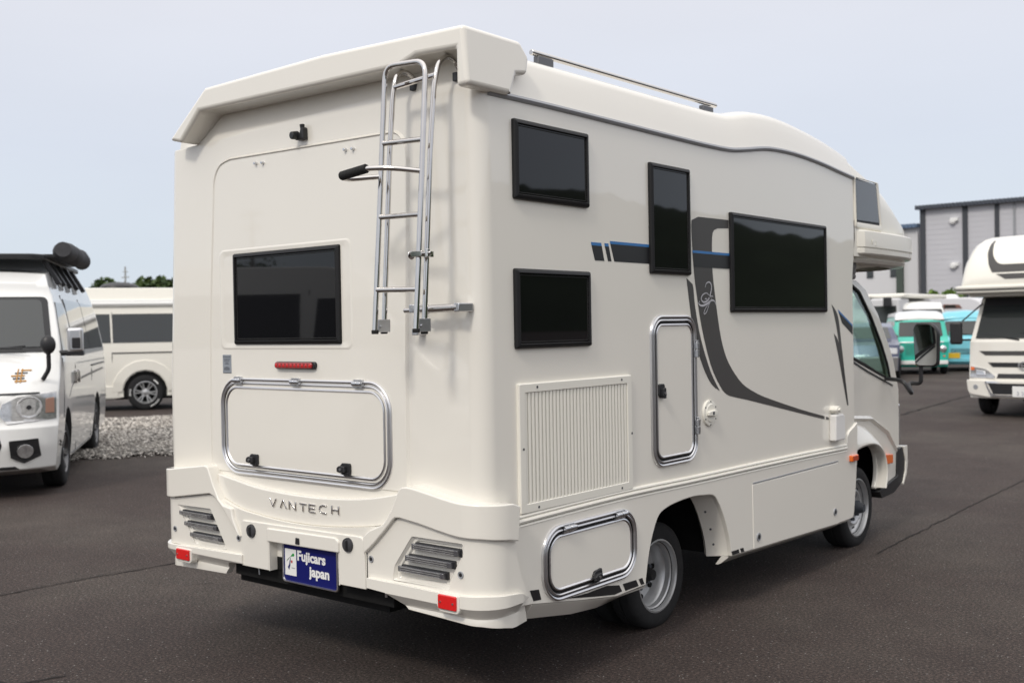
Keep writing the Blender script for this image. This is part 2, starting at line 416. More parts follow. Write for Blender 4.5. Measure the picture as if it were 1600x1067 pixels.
def interp0(tab, x):
    for a, b in zip(tab, tab[1:]):
        if x <= b[0]: t = max(0, (x-a[0])/(b[0]-a[0])); return a[1]*(1-t)+b[1]*t
    return tab[-1][1]
def hills():
    bm = bmesh.new(); rows = []
    for i in range(260):
        az = R_(18+i*.42); d = 330
        h = interp0([(18, 26), (24, 36), (30, 47), (38, 58), (46, 70), (60, 74), (90, 58), (130, 48)], 18+i*.42)+3.5*noise.noise(Vector((i*.09, 0, 0)))+2.5*noise.noise(Vector((i*.5, 4, 0)))+1.6*noise.noise(Vector((i*1.7, 9, 0)))
        q = []
        for k in range(7):
            t = k/6; dd = d+t*90; hh = h*math.sin(t*math.pi/2)
            q.append(bm.verts.new((CP.x+math.sin(az)*dd, CP.y+math.cos(az)*dd, hh-.5+1.5*noise.noise(Vector((i*.9, k*1.3, 1)))*t)))
        rows.append(q)
    for a, b in zip(rows, rows[1:]):
        for k in range(6): bm.faces.new((a[k], b[k], b[k+1], a[k+1]))
    tag(obj('wooded_hills', bm, 'hill', wn=False), kind='structure')
hills()

def tree(name, label, loc, H, rad, m_, n=2600, seed=1, group=None, leaf=.22, cat='tree'):
    r = random.Random(seed); root = thing(name, label, cat, loc, 0, group)
    bm = bmesh.new(); tube(bm, [(0, 0, 0), (.1, 0, H*.3), (0, .1, H*.62)], [rad*.09, rad*.065, rad*.03], 8)
    for k in range(5):
        a = k*1.3+r.random(); tube(bm, [(0.05, 0, H*(.3+.05*k)), (math.cos(a)*rad*.35, math.sin(a)*rad*.35, H*(.48+.06*k)), (math.cos(a)*rad*.6, math.sin(a)*rad*.6, H*(.6+.05*k))], [rad*.04, rad*.025, rad*.01], 6)
    obj('trunk', bm, 'bark', root, wn=False)
    bm = bmesh.new(); cl = []
    for k in range(22):
        a = r.uniform(0, 6.28); q = r.random()**.5*rad*.75; z = H*.62+r.uniform(-.3, .3)*H*(1-q/rad*.6); cl.append((Vector((math.cos(a)*q, math.sin(a)*q, z)), rad*r.uniform(.22, .42)))
    for k in range(n):
        c, cr_ = cl[r.randrange(len(cl))]
        d = Vector((r.gauss(0, 1), r.gauss(0, 1), r.gauss(0, 1))).normalized()*cr_*(r.random()**.4); p = c+d
        Mx = Matrix.Rotation(r.uniform(0, 6.28), 3, Vector((r.random()-.5, r.random()-.5, r.random()-.5))); s = leaf*r.uniform(.6, 1.3)
        bm.faces.new([bm.verts.new(p+Mx @ Vector(q)) for q in ((-s*.5, -s*.25, 0), (s*.3, -s*.35, s*.1), (s*.55, s*.2, 0), (-s*.1, s*.4, -s*.08))])
    obj('crown', bm, m_, root, recalc=False, wn=False)
    return root
def place(px_dir, d):  # helper in metres along a bearing (radians clockwise from +Y) from the camera's ground point
    return (CP.x+math.sin(px_dir)*d, CP.y+math.cos(px_dir)*d, 0)
tree('broadleaf_tree', 'low dark green tree top showing left of the roof vent, behind the long white van', (-88.3, 50, 0), 6.45, 3.3, 'leaf', 7000, 2, 'trees beyond the parked vans', .5)
tree('broadleaf_tree', 'wider dark green tree top right of the roof vent, behind the long white van', (-82.0, 50.5, 0), 6.35, 3.7, 'leaf', 9000, 3, 'trees beyond the parked vans', .5)
tree('broadleaf_tree', 'small tree top against the motorhome edge, behind the long white van', (-79.0, 53, 0), 5.8, 2.0, 'leaf', 5000, 4, 'trees beyond the parked vans', .5)
def mast():
    bm = bmesh.new(); tube(bm, [(0, 0, 0), (0, 0, 7.6)], .07, 8); box(bm, -.6, .6, -.03, .03, 6.6, 6.68); box(bm, -.4, .4, -.03, .03, 7.1, 7.16)
    o = obj('antenna_mast', bm, 'concrete', wn=False); o.location = (-85.2, 49, 0)
    tag(o, 'thin distant antenna mast rising between the tree tops', 'mast')
mast()
def pole(x, y, h, lab):
    root = thing('utility_pole', lab, 'utility pole', (x, y, 0))
    bm = bmesh.new(); tube(bm, [(0, 0, 0), (0, 0, h)], [.17, .1], 10); obj('pole', bm, 'concrete', root)
    for z, w_ in ((h-.4, 1.0), (h-1.2, .8)):
        bm = bmesh.new(); box(bm, -w_, w_, -.05, .05, z, z+.1)
        for k in (-1, -.5, .5, 1): tube(bm, [(w_*k*.92, 0, z+.1), (w_*k*.92, 0, z+.28)], .05, 6)
        obj('crossarm', bm, 'concrete', root, wn=False)
pole(-48, -35, 8.6, 'grey concrete utility pole with two crossarms, reflected in the rear window')
tree('broadleaf_tree', 'round dark tree behind the photographer, mirrored in the rear window', (-38, -38, 0), 6.5, 3.5, 'leaf', 2500, 8, None, .3)
tree('broadleaf_tree', 'broad tree beside the utility pole, mirrored in the rear window', (-60, -44, 0), 6.6, 4, 'leaf', 2500, 9, None, .3)
tree('green_bush', 'bright green bush top against the grey warehouse wall', (-15.9, 55, 0), 3.45, 1.3, 'leaf2', 3000, 12, None, .2, 'bush')

# ------------------------------------------------------------------ warehouse
def warehouse():
    root = thing('warehouse', 'tall pale grey warehouse with dark vertical trim strips and thin dark roof edge', 'warehouse', (-8.75, 70, 0))
    X = lambda x: x+9
    bm = bmesh.new(); box(bm, X(-19.3), X(6), -8, 6, 0, 8.15); obj('wall', bm, 'wall', root, wn=False)
    # cladding joints: shallow horizontal ribs
    me = None
    for k in range(26):
        z = .3+k*.3
        if me is None:
            b2 = bmesh.new(); box(b2, X(-19.2), X(5.9), -8.012, -7.99, 0, .27); o = obj('cladding_board', b2, 'wall', root, wn=False); me = o.data
        else:
            o = bpy.data.objects.new('cladding_board', me); link(o, root)
        o.location.z = z
    for x0, x1, mname in ((-19.42, -19.1, 'steel'), (-16.98, -16.68, 'steel'), (-15.2, -14.95, 'steel'), (-14.2, -14.08, 'grey'), (-12.6, -12.35, 'steel'), (-9.9, -9.6, 'steel'), (-6, -5.7, 'steel'), (-2, -1.7, 'steel')):
        b2 = bmesh.new(); box(b2, X(x0), X(x1), -8.08, -7.95, 0, 8.12); obj('trim_strip', b2, mname, root, wn=False)
    b2 = bmesh.new(); box(b2, X(-19.6), X(6.2), -8.35, 6.2, 8.16, 8.36)
    for k in range(120): box(b2, X(-19.6)+k*.215, X(-19.6)+k*.215+.1, -8.4, -8.34, 8.12, 8.38)
    obj('roof_edge', b2, 'stoneroof', root, wn=False)
    for z in (7.33, 4.7):
        b2 = bmesh.new(); lathe(b2, [(.0, -.32), (.15, -.28), (.21, -.16), (.21, 0)], (X(-17.5), -7.98, z), 16, 0, 'y'); box(b2, X(-17.42), X(-17.2), -8.2, -7.98, z, z+.18)
        obj('vent_hood', b2, 'white', root)
warehouse()
def annex():
    root = thing('office_annex', 'lower pale building left of the warehouse with small square windows and a sloping roof', 'building', (-24, 68, 0))
    X = lambda x: x+24
    bm = bmesh.new(); box(bm, X(-30), X(-19.5), -5.5, 6, 0, 7.15); obj('wall', bm, 'wall2', root, wn=False)
    bm = bmesh.new(); box(bm, X(-30.2), X(-19.45), -5.8, 6.1, 7.16, 7.36)
    for k in range(50): box(bm, X(-30.2)+k*.215, X(-30.2)+k*.215+.1, -5.86, -5.79, 7.12, 7.38)
    for (a, b, c, d) in ((-30.2, -5.8, 7.37, 7.37),):
        v = [bm.verts.new(p) for p in ((X(-30.2), -5.7, 7.37), (X(-19.45), -5.7, 7.37), (X(-19.45), 3, 7.9), (X(-30.2), 3, 7.9), (X(-30.2), 3, 7.37), (X(-19.45), 3, 7.37))]
        bm.faces.new(v[:4]); bm.faces.new((v[0], v[3], v[4])); bm.faces.new((v[1], v[5], v[2])); bm.faces.new((v[3], v[2], v[5], v[4]))
    obj('roof', bm, 'bluesheet', root, wn=False)
    bm = bmesh.new(); box(bm, X(-20.75), X(-20.35), -5.75, -5.5, 0, 7.1); obj('downpipe', bm, mat('dark green steel', (.06, .08, .065), .6), root, wn=False)
    for x in (-22.45, -20.98, -24.1, -25.8, -27.5):
        f = bmesh.new(); box(f, X(x-.2), X(x+.2), -5.56, -5.5, 4.22, 4.86); fo = obj('window', f, 'steel', root, wn=False)
        f = bmesh.new(); box(f, X(x-.15), X(x-.01), -5.575, -5.55, 4.27, 4.81); box(f, X(x+.01), X(x+.15), -5.575, -5.55, 4.27, 4.81); obj('pane', f, 'glass2', fo, wn=False)
annex()

# ================================================================== MOTORHOME (its rear right corner stands at the world origin)
W, RC = 2.19, .075
AL = RC*math.pi/2
def sy(y): return y-2*RC+AL
def sl(y): return -W+2*RC-AL-y
def taper(z): return .07*max(0, min(1, (z-1.3)/1.2))
def wrap(s, z, d):
    rear = 0
    if s <= -W+RC-AL: x, y = -W-d, RC+(-W+RC-AL-s)
    elif s < -W+RC: a = (-W+RC-s)/RC; x = -W+RC-(RC+d)*math.sin(a); y = RC-(RC+d)*math.cos(a); rear = math.cos(a)
    elif s <= -RC: x, y = s, -d; rear = 1
    elif s < -RC+AL: a = (s+RC)/RC; x = -RC+(RC+d)*math.sin(a); y = RC-(RC+d)*math.cos(a); rear = math.cos(a)
    else: x, y = d, RC+(s+RC-AL)
    if z > 2.476: y += (z-2.476)*.28*rear
    if x < -W/2: x += taper(z)*min(1, max(0, (-x-W/2)/.8))
    return Vector((x, y, z))
ARC = [-RC+AL*k/8 for k in range(9)]+[-W+RC-AL*k/8 for k in range(9)]
def rearm(x, z, d): return Vector((x, -d, z))
def sidem(y, z, d): return Vector((d, y, z))
RV = thing('motorhome', 'large cream cab-over motorhome in the foreground with a chrome ladder on its back', 'motorhome', (-1.09, 2.2, 0), world_children=True)

# roof line of the side panel (grey strip) and roof silhouette
mould = [(0.061, 2.482), (0.445, 2.485), (0.948, 2.483), (1.515, 2.480), (1.80, 2.480), (2.048, 2.486), (2.232, 2.508), (2.506, 2.545), (2.843, 2.555), (3.208, 2.54), (3.504, 2.516), (3.74, 2.498)]
mould_s = smooth2(mould, 4)
def body_shell():
    P = [(sy(3.71), .70), (sy(3.71), 1.85), (sy(3.735), 1.98), (sy(3.76), 2.10), (sy(3.74), 2.498)]
    P += [(sy(y), z) for y, z in reversed(mould_s) if y > .12]
    P += [(-RC+AL*.55, 2.482), (-RC-.02, 2.66), (-1.72, 2.66), (-1.93, 2.49), (-W+RC-AL, 2.48), (sl(3.74), 2.48), (sl(3.71), .70)]
    bm = slab2(P, wrap, 0, -.04, ARC, (1.3, 1.9, 2.3, 2.476, 2.56))
    return obj('coach_body', bm, 'cream', RV, 0)
body_shell()
# raised rear panel with its soft groove, and the shallow recess round the rear window
gro = smooth2([(-1.79, .87), (-1.783, 1.42), (-1.765, 1.77), (-1.733, 2.20)], 3)[:-1]+smooth2([(-1.733, 2.20), (-1.722, 2.30), (-1.675, 2.364), (-1.59, 2.386)], 4)[:-1]+smooth2([(-1.59, 2.386), (-1.024, 2.378), (-.53, 2.372)], 3)[:-1]+smooth2([(-.53, 2.372), (-.45, 2.366), (-.405, 2.32), (-.388, 2.25)], 4)[:-1]+[(-.388, 2.25), (-.40, 1.9), (-.414, 1.468), (-.421, .87)]
o = obj('rear_panel', slab2(gro, rearm, .005, -.02), 'cream', RV, .004, 3, wn=True)
def strip_along(pts, fn, w_, d0, d1, bm=None):
    bm = bm or bmesh.new(); prev = None
    for i, p in enumerate(pts):
        a = Vector(pts[max(i-1, 0)]); b = Vector(pts[min(i+1, len(pts)-1)]); t = (b-a).normalized(); nrm = Vector((-t.y, t.x)); p = Vector(p)
        q = [bm.verts.new(fn(*(p+nrm*w_/2), d0)), bm.verts.new(fn(*p, d1)), bm.verts.new(fn(*(p-nrm*w_/2), d0))]
        if prev:
            for k in (0, 1): bm.faces.new((prev[k], q[k], q[k+1], prev[k+1]))
        prev = q
    return bm
bm = strip_along(gro, rearm, .022, .0, .0105); obj('panel_bead', bm, 'cream', RV, recalc=False)
rec = lambda o_: rrect(-1.70+o_, -.735-o_, 1.462+o_, 1.955-o_, .03, 4)
bm = ringloft(rec, rearm, [(0, .0035, 0), (.010, .0072, 0), (.014, .0072, 0), (.036, .0052, 0)]); obj('window_surround', bm, 'cream', RV)

# roof cap and over-cab nose
def loft(rows, caps=True, bm=None):
    bm = bm or bmesh.new(); rg = [[bm.verts.new(p) for p in r] for r in rows]
    for a, b in zip(rg, rg[1:]):
        for k in range(len(a)-1): bm.faces.new((a[k], a[k+1], b[k+1], b[k]))
    if caps: bm.faces.new(rg[0]); bm.faces.new(rg[-1])
    return bm
def interp(tab, x):
    if x <= tab[0][0]: return tab[0][1]
    for a, b in zip(tab, tab[1:]):
        if x <= b[0]: t = (x-a[0])/(b[0]-a[0]); return a[1]*(1-t)+b[1]*t
    return tab[-1][1]
sil = smooth2([(.10, 2.685), (.8, 2.69), (1.4, 2.692), (2.05, 2.698), (2.22, 2.722), (2.42, 2.758), (2.80, 2.768), (3.346, 2.722), (3.74, 2.655), (3.965, 2.605), (4.30, 2.525), (4.55, 2.44), (4.75, 2.33), (4.90, 2.22), (4.965, 2.12)], 4)
def capsec(y, zb, zt, inset):
    h = zt-zb; R1 = []
    for x, z in ((0, 0), (-.010, .2), (-.026, .5), (-.042, .76), (-.054, .88), (-.075, .95), (-.11, .99), (-.19, 1.01)):
        R1.append((x-inset, zb+h*z))
    top = [(-.5, zt+.02), (-W/2, zt+.035), (-W+.5, zt+.02)]
    Lr = [(-W-x, z) for x, z in reversed(R1)]
    return [Vector((x, y, z)) for x, z in R1+top+Lr]
rows = []
yy = [.11, .2, .4, .7, 1.0, 1.4, 1.7, 1.9, 2.0, 2.1, 2.2, 2.3, 2.4, 2.55, 2.7, 2.85, 3.0, 3.2, 3.4, 3.6, 3.742]
for y in yy: rows.append(capsec(y, interp(mould_s, y), interp(sil, y), .0))
obj('roof_cap', loft(rows), 'cream', RV, 0)
rows = []
silN = smooth2([(3.744, 2.655), (3.965, 2.612), (4.30, 2.545), (4.55, 2.485), (4.80, 2.40), (5.0, 2.31), (5.15, 2.215), (5.22, 2.12)], 4)
for y, zb, ins in ((3.744, 1.98, 0), (3.9, 1.98, 0), (4.1, 1.985, .002), (4.25, 1.99, .006), (4.4, 1.995, .012), (4.55, 2.0, .022), (4.68, 2.005, .036), (4.80, 2.01, .055), (4.92, 2.015, .08), (5.02, 2.02, .115), (5.10, 2.03, .16), (5.17, 2.04, .24), (5.22, 2.05, .40)):
    zt = interp(silN, y); h = zt-zb; e = max(0, (y-3.744)/1.5)
    R1 = [(-ins, zb), (-ins, zb+h*.35), (-ins-.003, zb+h*.6), (-ins-.014-.05*e, zb+h*.78), (-ins-.032-.08*e, zb+h*.9), (-ins-.07-.12*e, zb+h*.97), (-ins-.18-.15*e, zt+.01)]
    rows.append([Vector((x, y, z)) for x, z in R1+[(-W/2, zt+.03)]+[(-W-x, z) for x, z in reversed(R1)]])
obj('overcab_nose', loft(rows), 'cream2', RV, 0)
bm = bmesh.new(); tube(bm, [(0.001, y, z-.004) for y, z in mould_s], .0135, 8); tube(bm, [(0.001, y, z) for y, z in [(3.745, 2.497), (3.9, 2.488), (4.1, 2.482), (4.16, 2.475)]], .006, 6)
obj('trim_strip', bm, 'trim', RV, wn=False)

# roof spoiler
beam = [(-1.965, 2.512), (-1.655, 2.728), (-.80, 2.736), (.020, 2.710), (.040, 2.478), (-.024, 2.474), (-.024, 2.624), (-.235, 2.634), (-.335, 2.604), (-1.71, 2.620), (-1.865, 2.488)]
sp = obj('roof_spoiler', slab2(beam, lambda a, b, d: Vector((a, d, b)), -.10, .302), 'cream', RV, .019, 5)
ct = slab2([(.166, 2.40), (.166, 2.482), (.205, 2.566), (.278, 2.576), (.300, 2.650), (.243, 2.716), (.243, 2.80), (.40, 2.80), (.40, 2.40)], lambda a, b, d: Vector((d, a, b)), .2, -.16)
bake(sp, [obj('c', ct, 'cream', None, wn=False)], 'DIFFERENCE', True)
bm = bmesh.new()
# marker hole under the lip
bm.free()

# roof rail
def rail():
    bm = bmesh.new(); tube(bm, [(-.15, .532, 2.748), (-.15, 2.172, 2.757)], .0135, 12); t = obj('roof_rail', bm, 'chrome', RV, .003)
    for y in (.62, 2.07):
        b = bmesh.new(); box(b, -.165, -.135, y-.055, y+.055, 2.683, 2.738); obj('rail_bracket', b, 'gunmetal', t, .004)
rail()

# ---- windows: frame with mitred moulding > pane
def window(a0, a1, z0, z1, fn, r=.008, wf=.028, name='window'):
    ol = lambda o_: rrect(a0+o_, a1-o_, z0+o_, z1-o_, max(.002, r-o_*.3), 2)
    bm = ringloft(ol, fn, [(0, -.01, 0), (0, .010, 0), (.003, .016, 0), (.010, .020, 0), (wf*.62, .0215, 0), (wf*.72, .018, 0), (wf*.74, .012, 0)])
    f = obj(name, bm, 'frame', RV)
    p = slab2(ol(wf*.74), fn, .0125, 0); g = obj('pane', p, 'glass', f, .0015)
    b = bmesh.new(); q = ol(wf*.74+.006); b = ringloft(lambda o_: ol(wf*.74+.004+o_), fn, [(0, .0122, 0), (.001, .0145, 0), (.004, .0145, 0), (.005, .0122, 0)]); obj('seal', b, 'rubber', f)
    return f
window(-1.577, -.809, 1.490, 1.927, rearm)
window(.203, .722, 2.070, 2.395, sidem)
window(.198, .722, 1.462, 1.789, sidem)
window(1.225, 1.599, 1.796, 2.328, sidem)
window(2.025, 3.269, 1.610, 2.147, sidem)
bm = slab2([(3.752, 2.492), (4.135, 2.487), (4.19, 2.20), (3.772, 2.195)], sidem, .006, -.02, (3.85, 4.0, 4.1)); f = obj('window', bm, 'frame', RV, .002)
bm = slab2([(3.762, 2.484), (4.125, 2.479), (4.174, 2.225), (3.782, 2.22)], sidem, .0085, 0, (3.85, 4.0, 4.1)); obj('pane', bm, mat('grey tinted pane', (.06, .065, .075), .12, 0, .3), f)
bm = ringloft(lambda o_: fillet2([(3.748+o_*.1, 2.50), (4.17-o_, 2.50-o_*.2), (4.245-o_, 2.165+o_), (3.765+o_*.1, 2.165+o_)], .02), sidem, [(0, -.002, 0), (.006, .010, 0), (.03, .012, 0), (.045, .004, 0)]); obj('window_surround', bm, 'cream2', RV)

# ---- framed service hatches
HATP = [(0, 0, 0), (.002, .010, 0), (.008, .0135, 0), (.014, .010, 0), (.016, .0045, 0), (.019, .0045, 1), (.021, .011, 0), (.026, .0135, 0), (.031, .009, 0), (.033, .002, 1), (.041, .002, 1), (.043, .010, 0), (.049, .0125, 0), (.054, .009, 0), (.056, .005, 0)]
def hatch(a0, a1, z0, z1, r, fn, label):
    ol = lambda o_: rrect(a0+o_, a1-o_, z0+o_, z1-o_, max(.01, r-o_), 10)
    door = obj('service_hatch', slab2(ol(.05), fn, .007, -.02), 'cream', RV, .002); door['label'] = label
    fr = obj('hatch_frame', ringloft(ol, fn, HATP), ['alu_gloss', 'rubber'], door, wn=False)
    return door
def latch(door, a, z, fn, rot=0):
    c, s = math.cos(rot), math.sin(rot); g = lambda u, v, d: fn(a+u*c-v*s, z+u*s+v*c, d)
    hexa = [(-.034, -.006), (-.034, .010), (-.018, .026), (.030, .026), (.034, .018), (.034, -.018), (.026, -.026), (-.020, -.026)]
    lt = obj('latch', slab2(hexa, g, .018, .006), 'plastic', door, .003)
    b = slab2(fillet2([(-.036, -.012), (-.036, .006), (-.022, .015), (.012, .013), (.016, -.010), (-.018, -.016)], .004), g, .034, .016); obj('turn_knob', b, 'plastic', lt, .003)
    b = bmesh.new(); lathe(b, [(0, 0), (.0065, 0), (.0065, .003), (0, .003)], (0, 0, 0), 12, 0, 'z')
    for v in b.verts: v.co = g(v.co.x-.010, v.co.y, .034+v.co.z)
    obj('keyhole', b, 'alu', lt)
def hinge(door, a, z, fn, along='h', L_=.062):
    b = bmesh.new(); h = L_/2
    g = (lambda u, v: fn(a+u, z+v, 0)) if along == 'h' else (lambda u, v: fn(a+v, z+u, 0))
    for u0, u1, r in ((-h, -h*.1, .012), (-h*.02, h*.75, .0125), (h*.78, h*.88, .007), (h*.9, h, .010)):
        p0 = g(u0, 0)+(fn(0, 0, .018)-fn(0, 0, 0)); p1 = g(u1, 0)+(fn(0, 0, .018)-fn(0, 0, 0)); tube(b, [p0, p1], r, 12)
    for u0, u1 in ((-h, -h*.1), (0, h*.75)):
        for v in (-.016, .0):
            P = [(u0, v-.004), (u1, v-.004), (u1, v+.018), (u0, v+.018)]
            slab2([(p[0], p[1]) for p in P], (lambda u, v_, d: g(u, v_)+(fn(0, 0, d)-fn(0, 0, 0))), .016, .004, bm=b)
    obj('hinge', b, 'alu', door, .001)
h1 = hatch(-1.705, -.503, .862, 1.332, .135, rearm, 'wide rear luggage hatch with two black latches')
for x in (-1.445, -.796): latch(h1, x, .943, rearm)
for x in (-1.552, -1.12, -.699): hinge(h1, x, 1.318, rearm)
sidem2 = lambda a, b, d: sidem(a, b, d+.012)
h2 = hatch(.335, 1.050, .390, .712, .125, sidem2, 'low side hatch behind the rear wheel with one black latch')
latch(h2, .72, .447, sidem2, R_(8))
for y in (.518, .912): hinge(h2, y, .690, sidem2, L_=.085)
h3 = hatch(1.218, 1.650, .858, 1.597, .10, sidem, 'tall narrow side hatch hinged on its right')
latch(h3, 1.298, 1.23, sidem, R_(90))
for z in (1.425, 1.035): hinge(h3, 1.636, z, sidem, 'v', .085)

# ---- ventilation grille with vertical slats
def vent():
    y0, y1, z0, z1 = .206, 1.036, .789, 1.320
    ol = lambda o_: rrect(y0+o_, y1-o_, z0+o_, z1-o_, .004, 2)
    fr = obj('vent_grille', ringloft(ol, sidem, [(0, 0, 0), (.001, .012, 0), (.004, .015, 0), (.036, .015, 0), (.038, .013, 0), (.040, .001, 0)]), 'cream2', RV); fr['label'] = 'square cream ventilation grille'
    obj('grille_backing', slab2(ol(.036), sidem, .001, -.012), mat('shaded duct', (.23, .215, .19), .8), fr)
    me = None; n = 31; a, b = y0+.049, y1-.049
    for k in range(n):
        y = a+(b-a)*k/(n-1)
        if me is None:
            bm = bmesh.new(); hh = (z1-z0)/2-.039
            prof = [(-.0115, .001), (-.010, .009), (-.002, .0125), (.004, .0115), (.008, .001)]
            A = [bm.verts.new((d, u, -hh)) for u, d in prof]; B = [bm.verts.new((d, u, hh)) for u, d in prof]
            for i in range(4): bm.faces.new((A[i], A[i+1], B[i+1], B[i]))
            o = obj('slat', bm, 'cream2', fr, wn=False); me = o.data
        else:
            o = bpy.data.objects.new('slat', me); link(o, fr)
        o.location = (0, y, (z0+z1)/2)
    bm = bmesh.new()
    for y, z in ((.325, 1.302), (.951, 1.302), (.229, 1.053), (1.030, 1.049), (.323, .806), (.941, .806)): lathe(bm, [(0, .0155), (.0055, .0165), (.0055, .014)], (0, y, z), 10)
    obj('screw', bm, 'steel', fr)['kind'] = 'stuff'
vent()

# ---- fuel cap, drain box
def fuel():
    bm = bmesh.new(); lathe(bm, [(0, .016), (.045, .016), (.050, .012), (.058, .012), (.066, .010), (.068, 0)], (0, 1.778, 1.088), 36); f = obj('water_filler', bm, 'cream2', RV)
    b = slab2(fillet2([(-.046, -.010), (-.03, -.014), (.02, -.016), (.046, -.008), (.046, .010), (.02, .016), (-.03, .012), (-.046, .008)], .004), lambda u, v, d: sidem(1.778+u, 1.088+v, d), .030, .014); obj('filler_knob', b, 'cream2', f, .004)
    b = bmesh.new()
    for k in range(6): a = k*1.047+.5; lathe(b, [(0, .0135), (.004, .0135), (.004, .01)], (0, 1.778+.060*math.cos(a), 1.088+.060*math.sin(a)), 8)
    box(b, .030, .0315, 1.770, 1.786, 1.080, 1.096); obj('screw', b, 'steel', f)['kind'] = 'stuff'
fuel()
bm = slab2(fillet2([(3.305, .80), (3.455, .80), (3.455, .945), (3.43, .965), (3.31, .965)], .012), sidem, .045, 0); b_ = obj('drain_box', bm, mat('bright white plastic', (.80, .79, .77), .4), RV, .008, 3)
bm = bmesh.new(); lathe(bm, [(0, .045), (.04, .045), (.048, .036), (.048, 0)], (0, 3.36, .995), 20); lathe(bm, [(0, .056), (.02, .056), (.022, .044)], (0, 3.36, .995), 16)
for v in bm.verts: v.co.z = .995+(v.co.z-.995)*.5
obj('vent_knob', bm, 'cream2', b_)

# ---- belt moulding (double ridge) and lower skirt
beltp = smooth2([(.13, .758), (.6, .764), (1.03, .765), (1.6, .756), (2.217, .750), (2.9, .742), (3.553, .730)], 5)
bm = bmesh.new()
for dz, r, dx in ((.020, .009, .006), (.002, .011, .008), (-.018, .008, .006)): tube(bm, [(dx, y, z+dz) for y, z in beltp], r, 8)
obj('belt_moulding', bm, 'cream2', RV, wn=False)
led = [(.27, .411), (.614, .356), (.885, .318), (1.133, .318)]; led2 = [(3.64, .268), (3.378, .268), (2.223, .302), (1.98, .309)]
archp = smooth2([(1.98, .309), (1.972, .36), (1.955, .42), (1.92, .50), (1.88, .57), (1.835, .628), (1.79, .660), (1.70, .672), (1.587, .680), (1.48, .677), (1.38, .668), (1.31, .655), (1.262, .635), (1.225, .59), (1.19, .525), (1.162, .45), (1.147, .39), (1.138, .35), (1.133, .322)], 2)
sk = [(.12, .735)]+[(y, z-.012) for y, z in beltp[1:-1]]+[(3.55, .715), (3.565, .80), (3.60, .835), (3.68, .862), (3.735, .885), (3.728, .70), (3.70, .50), (3.66, .30)]+led2+archp[1:]+[(.885, .318), (.614, .356), (.27, .411), (.12, .425)]
obj('side_skirt', slab2(sk, sidem, .012, -.02, (.5, 1.0, 2.0, 3.0, 3.5)), 'cream', RV, .004, 2)
for nm, P in (('rear', [(.27, .411, .338), (.614, .356, .285), (.80, .329, .272), (.93, .318, .278), (1.133, .318, .300)]), ('front', [(1.95, .313, .262), (2.223, .302, .258), (3.378, .268, .226), (3.58, .268, .245), (3.66, .29, .26)])):
    bm = loft([[Vector((.010, y, a)), Vector((.004, y, a-.010)), Vector((-.040, y, b+.006)), Vector((-.055, y, b)), Vector((-.07, y, b)), Vector((-.03, y, a))] for y, a, b in P]); obj('skirt_chamfer', bm, 'cream', RV)
# wheel arch lip, turned inwards behind the wheel
bm = bmesh.new(); ar = [p for p in archp]; prev = None
for i, (y, z) in enumerate(ar):
    a = Vector(ar[max(i-1, 0)]); b = Vector(ar[min(i+1, len(ar)-1)]); t = (b-a).normalized(); n_ = Vector((t.y, -t.x))*-1
    dep = .12; q = [bm.verts.new((.010, y, z)), bm.verts.new((0, y-n_.x*.004, z-n_.y*.004)), bm.verts.new((-dep, y-.035*(1 if y > 1.5 else -.2), z-.01)), bm.verts.new((-dep-.02, y-.02*(1 if y > 1.5 else -.2), z))]
    if prev:
        for k in range(3): bm.faces.new((prev[k], q[k], q[k+1], prev[k+1]))
    prev = q
obj('arch_lip', bm, 'cream', RV)
bm = bmesh.new()
for y, z in ((1.88, .55), (1.925, .46), (1.948, .375)): lathe(bm, [(0, 0), (.006, .001), (.006, .006)], (0, 0, 0), 8, 0, 'y'); 
for i, v in enumerate(bm.verts):
    k = i//17; y, z = ((1.853, .56), (1.906, .46), (1.935, .375))[min(k, 2)]; v.co = v.co+Vector((-.06, y-.024, z))
obj('screw', bm, 'steel', RV, wn=False)['kind'] = 'stuff'
# compartment flap with its top slot, two round caps, side marker lamp
bm = bmesh.new(); fl = [(2.222, .662), (2.232, .299), (3.405, .263), (3.405, .657)]
obj('skirt_flap', slab2([(2.226, .660), (2.234, .303), (3.403, .268), (3.403, .655)], sidem, .0155, .0, (2.6, 3.0)), 'cream', RV, .003)
bm = bmesh.new(); tube(bm, [(.013, 2.235, .667), (.013, 3.40, .664)], .0045, 6); obj('flap_slot', bm, 'trim', RV, wn=False)
bm = loft([[Vector((.0135, y, a)), Vector((.0075, y, a-.010)), Vector((-.0365, y, b+.006)), Vector((-.05, y, b+.002))] for y, a, b in [(2.234, .303, .259), (3.403, .268, .227)]], False); obj('flap_edge', bm, 'cream', RV)
for y, z in ((2.287, .363), (3.340, .350)):
    bm = bmesh.new(); lathe(bm, [(0, .0185), (.015, .0195), (.022, .0215), (.0235, .014)], (0, y, z), 20); obj('lock_cap', bm, 'grey', RV)
    bm = bmesh.new(); lathe(bm, [(0, .0225), (.012, .0225), (.014, .018)], (0, y, z), 16); obj('lock_core', bm, 'plastic', RV)
bm = slab2(rrect(3.59, 3.70, .638, .680, .01, 3), sidem, .032, .0); k_ = obj('side_marker', bm, 'orange', RV, .005, 2)
bm = bmesh.new()
for i in range(3): box(bm, .0322, .0345, 3.605+i*.03, 3.628+i*.03, .645, .673)
obj('marker_led', bm, mat('deep amber', (.45, .05, .01), .2, 0, 1), k_, wn=False)

